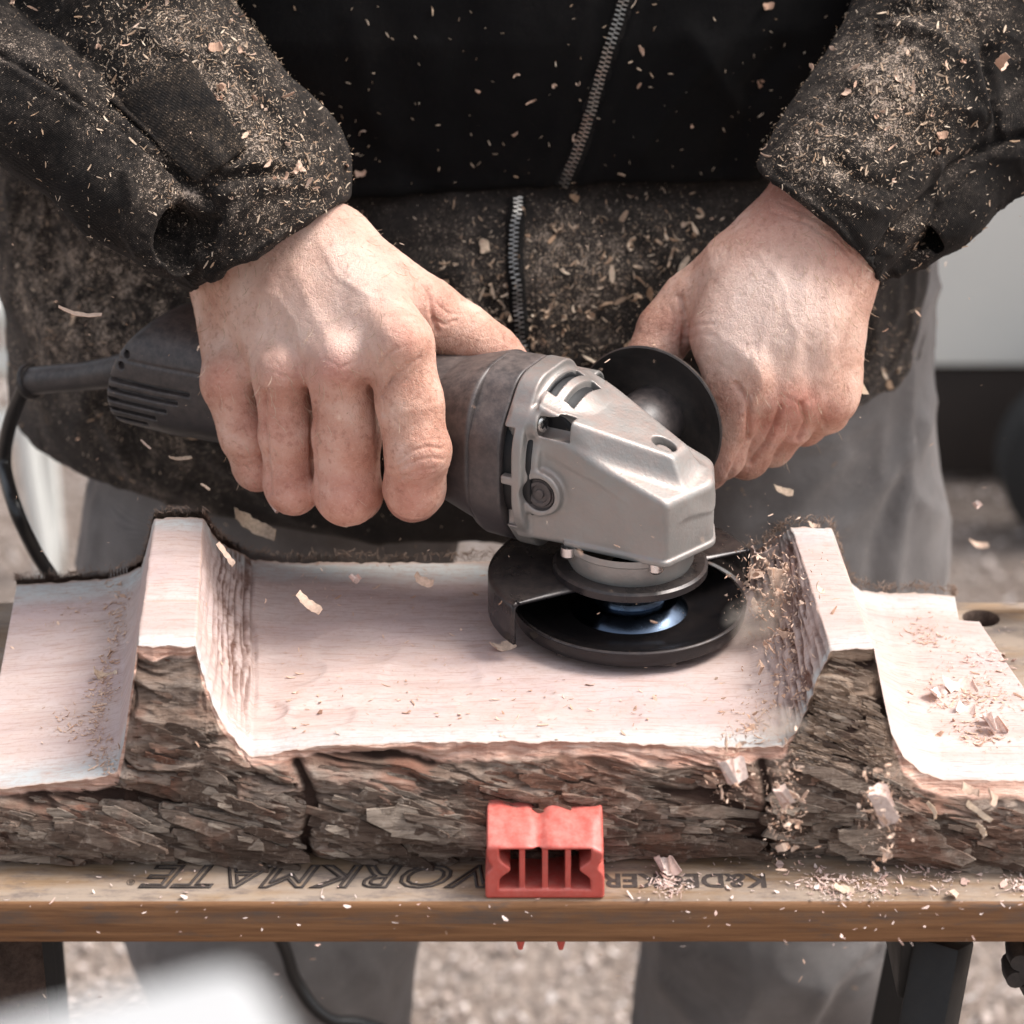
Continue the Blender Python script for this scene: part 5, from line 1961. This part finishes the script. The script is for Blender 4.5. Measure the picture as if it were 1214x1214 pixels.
V, F = net(f_trousers, (-.33, 1.5, .07), (.33, 1.95, .98), .0044)
V = crumple(V, F, .009, 11, 81)
V = press(V, F, [([(1110, 470), (1060, 560), (1000, 620), (960, 650)], 12, 4), ([(1075, 560), (1040, 640), (1030, 700)], 10, -4), ([(1095, 500), (1070, 600), (1060, 700)], 9, 3.5), ([(1000, 540), (960, 580), (930, 620)], 12, 3),
                 ([(960, 1214), (985, 1165), (1030, 1120)], 9, 5), ([(975, 1214), (1000, 1175), (1040, 1130)], 12, -3), ([(770, 1150), (800, 1180), (830, 1214)], 12, 4), ([(420, 1130), (450, 1170), (455, 1214)], 14, 3), ([(95, 540), (110, 600), (105, 680)], 8, 3)])
N = vnormals(V, F)
man_mesh('trousers', V, F, M['trousers'], attrs={'dust': dust_attr(V, N, .22, .1, [(1000, 560, 80, .2)])})
Tdata = (V, F, N)
for x in (-.155, .155):
    def f_boot(P):
        d = ell(P, (x, 1.69, .055), np.eye(3), (.052, .150, .055))
        d = smin(d, cone(P, np.array([x, 1.765, .06]), np.array([x, 1.77, .15]), .052, .050), .03)
        return smax(d, .004 - P[:, 2], .004)
    V, F = net(f_boot, (x - .07, 1.5, -.01), (x + .07, 1.86, .22), .004)
    man_mesh('boot', V, F, M['boot'])


# zips: rows of metal teeth following the cloth
def zipper(path, bvh, wid, name, step=.0027):
    pts = []
    P = np.array(path, float)
    L = np.concatenate([[0], np.cumsum(np.linalg.norm(np.diff(P, axis=0), axis=1))])
    for s in np.linspace(0, L[-1], 160):
        p = np.array([np.interp(s, L, P[:, 0]), np.interp(s, L, P[:, 1])])
        h = bvh.ray_cast(Vector(CAM), Vector(ray(*p)).normalized())
        if h[0] is not None: pts.append((np.array(h[0]), np.array(h[1])))
    A = np.array([p for p, n in pts]); Nn_ = np.array([n for p, n in pts])
    k = 6
    Nn_ = np.stack([np.convolve(np.pad(Nn_[:, i], (k, k), mode='edge'), np.ones(2 * k + 1) / (2 * k + 1), 'valid') for i in range(3)], -1)
    A = np.stack([np.convolve(np.pad(A[:, i], (k, k), mode='reflect', reflect_type='odd'), np.ones(2 * k + 1) / (2 * k + 1), 'valid') for i in range(3)], -1)
    Nn_ /= np.linalg.norm(Nn_, axis=1)[:, None]
    S = np.concatenate([[0], np.cumsum(np.linalg.norm(np.diff(A, axis=0), axis=1))])
    # tape
    T = np.gradient(A, axis=0); T /= np.linalg.norm(T, axis=1)[:, None]
    B = np.cross(T, Nn_); B /= np.linalg.norm(B, axis=1)[:, None]
    rows = np.stack([A + B * o_ * wid + Nn_ * h_ for o_, h_ in ((-1.9, .0002), (-1.8, .0016), (-.2, .0022), (.2, .0022), (1.8, .0016), (1.9, .0002))], 1)
    tp = mesh_np(name, rows.reshape(-1, 3) - MOFF, grid_faces(len(A), 6), M['strap'], man, attrs={'dust': np.full(len(A) * 6, .05)})
    tv, tf = [], []
    n = 0
    cube = np.array([(a, b, c) for a in (-1, 1) for b in (-1, 1) for c in (-1, 1)], float)
    cf = np.array([(0, 1, 3, 2), (4, 6, 7, 5), (0, 4, 5, 1), (2, 3, 7, 6), (0, 2, 6, 4), (1, 5, 7, 3)])
    for i, s in enumerate(np.arange(0, S[-1], step / 2)):
        a = np.array([np.interp(s, S, A[:, j]) for j in range(3)]); t = np.array([np.interp(s, S, T[:, j]) for j in range(3)])
        b = np.array([np.interp(s, S, B[:, j]) for j in range(3)]); nn = np.array([np.interp(s, S, Nn_[:, j]) for j in range(3)])
        sd_ = 1 if i % 2 else -1
        c = a + b * sd_ * wid * .42 + nn * .0030
        tv.append(c + cube[:, :1] * b * wid * .52 + cube[:, 1:2] * t * step * .15 + cube[:, 2:] * nn * .0008)
        tf.append(cf + n); n += 8
    o = mesh_np('teeth', np.concatenate(tv) - MOFF, np.concatenate(tf), M['zinc'], man, smooth=False)
    o.parent = tp; o['kind'] = 'stuff'
    return tp


zipper([(746, -30), (738, 10), (722, 60), (706, 110), (694, 155), (680, 192), (664, 222), (652, 235)], bvh_up, .0030, 'jacket_zip')
zipper([(613, 236), (611, 270), (610, 310), (613, 350), (617, 390), (622, 440)], bvh_low, .0027, 'fleece_zip')

# ------------------------------------------------------------------ dust, slivers and shavings
def on_surface(data, n, seed, dens, face=0.0):
    V, F, N = data
    r = np.random.default_rng(seed)
    w = dens * np.clip(N @ np.array([0, -.6, .8]) + .35, 0.02, 1) if face == 0 else dens
    w = np.clip(w, 0, None)
    px = proj(V)
    w = w * ((px[:, 0] > -80) & (px[:, 0] < 1300) & (px[:, 1] > -80) & (px[:, 1] < 1300) & (N[:, 1] < .35))
    i = r.choice(len(V), n, p=w / w.sum())
    return V[i] + r.normal(size=(n, 3)) * .0008 + N[i] * .0006, N[i], r


def gauss_px(V, pts, base=0.0):
    px = proj(V)
    o = np.full(len(V), base)
    for x, y, r, a in pts:
        o += a * np.exp(-(((px - (x, y)) ** 2).sum(1)) / (r * r))
    return o


def sizes(r, n, a=.0016, b=.6, mx=.011): return np.minimum(a * np.exp(r.normal(size=n) * b + .2), mx)


NDL = [shaving(1, w, c, t, 90 + i, 3, .06, .4) for i, (w, c, t) in enumerate([(.16, .5, .2), (.1, 1.0, .1), (.3, .6, .4), (.22, .2, 0)])]
for name, data, n, pts, base, tilt in (
        ('sleeve_sawdust', S1data, 11000, [(190, 60, 90, 1.2), (250, 110, 60, 1.6), (320, 180, 50, 1.6), (370, 220, 40, 1.6), (310, 270, 50, .9), (200, 235, 22, 1.3), (130, 130, 14, 1.5), (185, 190, 14, 1.8), (60, 95, 14, 1.2), (180, 30, 60, 1.0)], .12, .5),
        ('sleeve_sawdust', S2data, 8000, [(1050, 100, 55, 1.5), (1095, 140, 45, 1.8), (960, 190, 40, 1.4), (1010, 200, 50, .8), (1130, 20, 60, 1.0), (1085, 270, 24, .9)], .10, .5),
        ('fleece_sawdust', Ldata, 12000, [(640, 370, 80, 1.8), (720, 330, 90, 1.5), (560, 360, 60, 1.4), (790, 280, 60, 1.0), (90, 300, 120, .5), (120, 430, 90, .8), (200, 550, 80, .5), (1040, 430, 60, 1.4), (640, 300, 60, .8), (560, 300, 50, .6), (700, 380, 70, 1.0)], .06, .7),
        ('jacket_sawdust', Udata, 420, [(620, 225, 60, 2), (400, 120, 60, .5)], .5, .6),
        ('trouser_sawdust', Tdata, 500, [(950, 600, 80, 2), (1000, 640, 60, 1)], .25, .6)):
    V, F, N = data
    P, NN, r = on_surface(data, n, 5 + n, gauss_px(V, pts, base))
    sz = sizes(r, n, .00062, .72, .0055) if 'jacket' not in name else sizes(r, n, .0016, .5, .006)
    scatter(name, P - MOFF, flat_rot(NN, r, tilt), sz, NDL + SLV[:1], M['chip_tan'], man, seed=n)
# larger curls caught in the cloth
for name, data, n, pts in (('sleeve_curls', S1data, 40, [(230, 60, 50, 2), (290, 130, 50, 1.5), (370, 220, 30, 2), (310, 240, 40, .8), (190, 180, 40, .8), (150, 30, 50, 1)]),
                           ('fleece_curls', Ldata, 190, [(620, 390, 45, 3), (690, 340, 80, 1.2), (560, 360, 50, 1.5), (790, 290, 50, 1), (1030, 440, 30, 1)]),
                           ('sleeve_curls', S2data, 26, [(1060, 120, 60, 1.5), (1100, 180, 40, 1)]), ('jacket_curls', Udata, 26, [(600, 200, 200, 1), (850, 100, 200, .6)])):
    V, F, N = data
    P, NN, r = on_surface(data, n, 9 + n, gauss_px(V, pts, .03))
    scatter(name, P + NN * .001 - MOFF, flat_rot(NN, r, .6), r.uniform(.004, .013 if 'fleece' in name else .009, n), SHV, M['chip_tan'] if 'fleece' in name else M['chip'], man, seed=n)
# fine pale hairs on both hands
for k, (Vh, Nh, pts) in enumerate(((V1, N1, [(330, 380, 110, 1), (430, 300, 70, 1), (300, 470, 80, .5)]), (V2, N2, [(960, 300, 80, 1), (880, 260, 60, 1), (930, 480, 50, .4)]))):
    r = np.random.default_rng(70 + k); n = 600
    w = gauss_px(Vh, pts, .02) * (Nh @ np.array([0, -.9, .42]) > .35); i = r.choice(len(Vh), n, p=w / w.sum())
    z = Nh[i]; x = np.tile([(.5, 0, -.8), (.3, 0, -.8)][k], (n, 1)) + r.normal(size=(n, 3)) * .35 + z * .45
    y = np.cross(z, x); y /= np.linalg.norm(y, axis=1)[:, None]; x /= np.linalg.norm(x, axis=1)[:, None]; z = np.cross(x, y)
    sz = r.uniform(.004, .008, n)
    h_ = scatter('hand_hair', Vh[i] + x * sz[:, None] * .45 - MOFF * 0, np.stack([x, y, z], -1), sz, [shaving(1, .022, .8, 0, 99, 4, .02, 0)], M['chip_tan'], body)
    h_.data.transform(Matrix.Translation(-Vector(MOFF)))
# sawdust film on the hands
for k, (Vh, Nh) in enumerate(((V1, N1), (V2, N2))):
    P, NN, r = on_surface((Vh, None, Nh), 1100, 31 + k, np.ones(len(Vh)) * .5)
    s_ = scatter('hand_sawdust', P - MOFF, flat_rot(NN, r, .4), sizes(r, 1100, .00042, .5, .002), NDL, M['chip'], body)


def drop(x, y, bv=bvh_top):
    h = bv.ray_cast(Vector(CAM), Vector(ray(x, y)).normalized())
    p = np.array(h[0]) if h[0] is not None else None
    q = atZ(x, y, H)
    if p is None: return q + np.array([0, 0, .001]), np.array([0, 0, 1.0])
    nn = np.array(h[1]); nn = nn if nn[2] > 0 else -nn
    return p + nn * .0006, nn


def litter(name, paths, mat, parent, off, protos, seed, szf):
    r = np.random.default_rng(seed)
    Ps, Ns = [], []
    for pl, wid, n in paths:
        pl = np.array(pl, float)
        L = np.concatenate([[0], np.cumsum(np.linalg.norm(np.diff(pl, axis=0), axis=1) + 1e-6)])
        for s in r.uniform(0, L[-1], n):
            q = np.array([np.interp(s, L, pl[:, 0]), np.interp(s, L, pl[:, 1])]) + r.normal(size=2) * wid * np.array([1, .55])
            p, nn = drop(*q)
            Ps.append(p); Ns.append(nn)
    Ps, Ns = np.array(Ps), np.array(Ns)
    return scatter(name, Ps - off, flat_rot(Ns, r, .35), szf(r, len(Ps)), protos, mat, parent, seed=seed)


litter('sawdust_on_slab', [([(140, 695), (138, 740), (128, 800)], 7, 260), ([(128, 800), (110, 860), (128, 915)], 9, 420), ([(75, 850), (85, 870)], 14, 90), ([(60, 730), (100, 725)], 25, 60), ([(1115, 760), (1080, 742)], 18, 120),
                           ([(1110, 825), (1150, 815), (1190, 835)], 20, 380), ([(1140, 860), (1180, 880)], 14, 160), ([(320, 700), (560, 690)], 40, 90), ([(330, 820), (800, 850)], 60, 260), ([(920, 690), (960, 860)], 10, 200), ([(880, 840), (930, 880)], 20, 180)],
       M['chip'], None, np.zeros(3), NDL + SLV[:2], 5, lambda r, n: sizes(r, n, .0014, .5, .006))
litter('sawdust_on_bench', [([(960, 1040), (1000, 1058), (1050, 1050)], 16, 330), ([(1080, 1030), (1130, 1040)], 22, 120), ([(785, 1045), (795, 1055)], 12, 150), ([(1200, 1040), (1212, 1060)], 8, 70), ([(740, 1040), (1200, 1055)], 60, 240), ([(20, 1045), (560, 1050)], 60, 90), ([(1150, 775), (1205, 790)], 20, 90)],
       M['chip_pink'], None, np.zeros(3), NDL + SLV, 6, lambda r, n: sizes(r, n, .0015, .5, .006))


# single shavings that can be picked out
def one(x, y, place, L, w, curl, twist, rotz, tilt, mat, label, group, seed, Y=None, rough=.55):
    if place == 'air': w = w * .62; curl = curl * 1.35
    V, F = shaving(L, w, curl * 1.25, twist, seed, 15, .00035, .14, .25)
    r = np.random.default_rng(seed)
    q = V / max(w, 1e-4)
    V = V + w * np.stack([.22 * fbm(q * 2.2, 3, seed), .26 * fbm(q * 1.8, 3, seed + 3), .12 * fbm(q * 1.3, 2, seed + 6)], -1)
    if place == 'air': p = atY(x, y, Y); nn = None
    else: p, nn = drop(x, y)
    o = mesh_np('wood_shaving', V, F, M[mat], None, True)
    crease(o, 38)
    o.location = p
    if nn is not None: o.location = Vector(p) + Vector((0, 0, w * .25))
    o.rotation_euler = (tilt, tilt * .6, rotz)
    tag(o, label, 'wood shaving', group)
    return o


GA, GT, GB = 'shavings flying through the air', 'shavings lying on the log slab', 'shavings lying on the bench front'
SH = [
    (95, 371, 'air', .026, .006, .5, .2, -.15, .2, 'chip', 'long pale shaving flying beside the black tail above the cord', GA, 1.40),
    (368, 716, 'air', .020, .008, 1.0, .4, -.7, .6, 'chip', 'pale curled shaving in the air over the left part of the tray', GA, 1.30),
    (503, 688, 'air', .015, .008, 1.2, .5, -.4, .5, 'chip', 'stubby shaving in the air above the tray left of the guard', GA, 1.36),
    (270, 660, 'air', .022, .005, 1.0, .5, -1.0, .5, 'chip', 'cream shaving in front of the inner face of the left post', GA, 1.30),
    (420, 686, 'air', .013, .007, 1.6, .6, 1.2, .7, 'chip_pink', 'small pinkish shaving hovering near the back rim of the tray', GA, 1.38),
    (326, 600, 'air', .020, .010, 1.2, .9, 1.4, .9, 'chip_pink', 'crumpled pink shaving hanging just under the ring finger', GA, 1.40),
    (213, 543, 'air', .018, .004, .4, .1, .8, .5, 'chip_tan', 'dark tan sliver in the air below the black tail', GA, 1.42),
    (173, 527, 'air', .010, .002, .2, .0, -.8, .5, 'chip', 'thin straight sliver in the air under the cooling slots', GA, 1.44),
    (1188, 75, 'air', .026, .008, 1.4, .3, 1.4, .8, 'chip', 'pale curved shaving flying in front of the right sleeve top', GA, 1.38),
    (1016, 460, 'air', .018, .012, .9, .5, .9, .8, 'chip_tan', 'squarish flake tumbling beside the fist at the fleece hem', GA, 1.45),
    (890, 549, 'air', .012, .006, 3.2, .8, .4, .7, 'chip', 'small tight curl hanging under the little finger of the fist', GA, 1.45),
    (928, 581, 'air', .014, .009, .6, .6, .3, .7, 'chip_tan', 'star shaped torn flake in front of the trousers', GA, 1.45),
    (964, 622, 'air', .009, .005, 1.0, .6, .2, .7, 'chip', 'tiny pale flake above the top of the right post', GA, 1.42),
    (1158, 598, 'air', .013, .006, 2.0, .5, 1.2, .8, 'chip_pink', 'pink curled flake in the air before the shade panel under the trailer', GA, 1.50),
    (1160, 645, 'air', .015, .008, .8, .8, .2, .6, 'chip', 'blurry pale flake in the air above the round bench hole', GA, 1.60),
    (595, 770, 'top', .016, .006, 1.2, .4, .5, .3, 'chip', 'thin curl lying at the cut corner of the black guard', GT, None),
    (124, 803, 'top', .019, .005, 2.2, .3, .2, .5, 'chip_tan', 'brown curl lying on the left platform of the slab', GT, None),
    (1135, 818, 'top', .024, .010, 1.5, .6, .1, .5, 'chip_pink', 'red brown curl topping the heap on the right platform', GT, None),
    (1110, 826, 'top', .016, .008, 1.5, .6, .8, .5, 'chip_pink', 'smaller curl at the left of the heap on the right platform', GT, None),
    (1144, 844, 'top', .016, .007, 2.5, .5, -.3, .5, 'chip_pink', 'short curl at the lower side of the heap on the right platform', GT, None),
    (1178, 868, 'top', .020, .014, 3.2, .9, .5, .7, 'chip_pink', 'rolled pink shaving nearest the front edge of the right platform', GT, None),
    (1170, 858, 'top', .012, .008, 2.6, .7, 1.6, .7, 'chip_pink', 'upright little curl behind the rolled pink shaving', GT, None),
    (1068, 1018, 'bench', .034, .010, .7, .8, .12, .5, 'chip_pink', 'long fluffy pink shaving on the bench against the bark', GB, None),
    (1092, 1010, 'bench', .012, .009, 3.5, .5, .6, .8, 'chip_pink', 'curled tip next to the long fluffy pink shaving', GB, None),
    (790, 1036, 'bench', .018, .013, 3.0, .9, .3, .6, 'chip_pink', 'crumpled pale shaving covering letters beside the red block', GB, None),
    (1130, 1064, 'bench', .007, .005, 1.0, .5, .9, .5, 'chip', 'small white chip near the front edge of the bench at the right', GB, None),
    (1000, 1058, 'bench', .012, .005, .8, .3, -.2, .3, 'chip_tan', 'flat pale chip at the foot of the sawdust pile on the bench', GB, None),
    (1208, 1030, 'bench', .018, .014, 3.0, .9, .2, .6, 'chip_pink', 'rumpled pink shaving on the bench cut by the right picture edge', GB, None),
    (1148, 935, 'barkf', .016, .007, 1.6, .5, .2, 1.0, 'chip', 'pale ribbon hanging on the bark below the right platform', 'shavings caught on the bark', 1.185),
    (1176, 945, 'barkf', .013, .011, .7, .6, .9, 1.2, 'chip', 'white square flake caught on the bark at the right', 'shavings caught on the bark', 1.183),
    (1160, 962, 'barkf', .018, .005, .9, .3, -.3, 1.0, 'chip_tan', 'thin strip linking the flakes caught on the bark', 'shavings caught on the bark', 1.183),
    (1106, 962, 'barkf', .013, .004, 1.4, .5, -1.2, 1.0, 'chip_tan', 'tan curl caught on the bark left of the white flake', 'shavings caught on the bark', 1.183),
    (1164, 985, 'barkf', .012, .005, 1.8, .5, -1.0, 1.0, 'chip_tan', 'lowest tan curl caught on the bark at the right', 'shavings caught on the bark', 1.180),
    (300, 622, 'air', .032, .014, 1.0, .9, .1, 1.0, 'chip_tan', 'large ragged tan shaving leaning behind the left post', GA, 1.455),
]
for k, (x, y, pl, L, w, cu, tw, rz, ti, mt_, lab, grp, Y) in enumerate(SH):
    o = one(x, y, 'air' if pl in ('air', 'barkf') else 'top', L, w, cu, tw, rz, ti, mt_, lab, grp, 200 + k, Y)
    o.scale = (.9, .9, .9)

# spray of chips thrown out by the disc towards the right post
r = np.random.default_rng(44)
n = 3800
u = r.random(n)
t_ = r.random(n)
ctr = [(905, 690), (930, 720), (945, 790), (930, 860), (870, 905), (930, 950), (1045, 960)]
cw_ = np.array([.12, .22, .24, .16, .08, .09, .09]); k_ = r.choice(7, n, p=cw_ / cw_.sum())
sp = np.array([(20, 30), (26, 28), (28, 42), (30, 30), (14, 26), (12, 34), (14, 34)])
xy = np.array(ctr)[k_] + r.normal(size=(n, 2)) * sp[k_]
Yv = np.array([1.36, 1.34, 1.30, 1.25, 1.18, 1.17, 1.16])[k_] + r.normal(size=n) * .012
P = np.array([atY(a, b, c) for (a, b), c in zip(xy, Yv)])
scatter('chip_spray', P, rand_rot(n, r), sizes(r, n, .0010, .75, .009), NDL + SLV + SHV[:3], M['chip'], None, seed=1)
n = 700
P = np.array([atY(r.uniform(0, 1214), r.uniform(250, 1200), r.uniform(1.12, 1.5)) for _ in range(n)])
P = P[P[:, 2] > H + .02] if False else P
scatter('dust_in_air', P, rand_rot(n, r), sizes(r, n, .0007, .7, .005), NDL, M['chip'], None, seed=2)
for k, (x, y, Y, L, w, rz, lab) in enumerate([
    (925, 690, 1.36, .018, .013, .4, 'bright curl leading the spray beside the right post'), (950, 712, 1.35, .020, .012, 1.4, 'broad pale curl in the thickest part of the spray'),
    (938, 760, 1.31, .020, .011, 1.9, 'bent curl in the middle of the spray'), (975, 815, 1.27, .020, .010, -.9, 'tan flake in front of the fibrous face of the right post'),
    (868, 915, 1.17, .022, .010, 1.1, 'pinkish shaving falling in front of the bark at the tray corner'), (928, 945, 1.17, .018, .008, 1.6, 'falling shaving before the deep bark fissure on the right'),
    (1046, 955, 1.16, .026, .012, 1.5, 'large shaving falling before the bark under the right platform'), (985, 690, 1.38, .012, .007, .5, 'little flake skimming over the top of the right post'),
    (905, 660, 1.40, .022, .009, 2.4, 'reddish strip peeling up behind the disc'), (948, 850, 1.24, .014, .008, .2, 'yellowish flake at the foot of the right post')]):
    o = one(x, y, 'air', L * 1.15, w * 2.1, 1.6, .8, rz, .9, 'chip' if k < 4 else 'chip_pink', lab, 'shavings in the spray from the disc', 400 + k, Y)
    o.rotation_euler = (1.1, .3, rz)

# thin puffs of dust thrown up by the disc
def puff_mat():
    m = bpy.data.materials.new('dust_puff')
    m.use_nodes = True
    t = m.node_tree; t.nodes.clear()
    o = t.nodes.new('ShaderNodeOutputMaterial'); v = t.nodes.new('ShaderNodeVolumePrincipled')
    v.inputs['Color'].default_value = (.99, .91, .82, 1)
    v.inputs['Anisotropy'].default_value = .2
    c = t.nodes.new('ShaderNodeTexCoord')
    L = t.nodes.new('ShaderNodeVectorMath'); L.operation = 'LENGTH'; t.links.new(c.outputs['Object'], L.inputs[0])
    fo = t.nodes.new('ShaderNodeMapRange'); fo.inputs[1].default_value = 1.0; fo.inputs[2].default_value = .15; fo.inputs[3].default_value = 0; fo.inputs[4].default_value = 1
    t.links.new(L.outputs['Value'], fo.inputs[0])
    n = t.nodes.new('ShaderNodeTexNoise'); n.inputs['Scale'].default_value = 1.7; n.inputs['Detail'].default_value = 4; t.links.new(c.outputs['Object'], n.inputs['Vector'])
    r = t.nodes.new('ShaderNodeMapRange'); r.inputs[1].default_value = .40; r.inputs[2].default_value = .66; t.links.new(n.outputs['Fac'], r.inputs[0])
    mu = t.nodes.new('ShaderNodeMath'); mu.operation = 'MULTIPLY'; t.links.new(fo.outputs[0], mu.inputs[0]); t.links.new(r.outputs[0], mu.inputs[1])
    m2 = t.nodes.new('ShaderNodeMath'); m2.operation = 'MULTIPLY'; m2.inputs[1].default_value = 130; t.links.new(mu.outputs[0], m2.inputs[0])
    t.links.new(m2.outputs[0], v.inputs['Density']); t.links.new(v.outputs[0], o.inputs['Volume'])
    return m


pm_ = puff_mat()
bm = bmesh.new(); bmesh.ops.create_icosphere(bm, subdivisions=3, radius=1.0)
me = bpy.data.meshes.new('dust_puff'); bm.to_mesh(me); bm.free(); me.materials.append(pm_)
for (x, y, Y, sx, sy, rot) in ((935, 712, 1.345, 46, 40, 0), (950, 790, 1.30, 36, 60, .3), (900, 742, 1.33, 50, 40, .3), (925, 860, 1.22, 40, 30, 0)):
    o = bpy.data.objects.new('dust_puff', me); COL.objects.link(o)
    p = atY(x, y, Y); o.location = p
    o.scale = (pxr(sx, p), pxr(min(sx, sy), p) * .8, pxr(sy, p) / .9)
    o.rotation_euler = (0, rot, 0)
    o['kind'] = 'stuff'
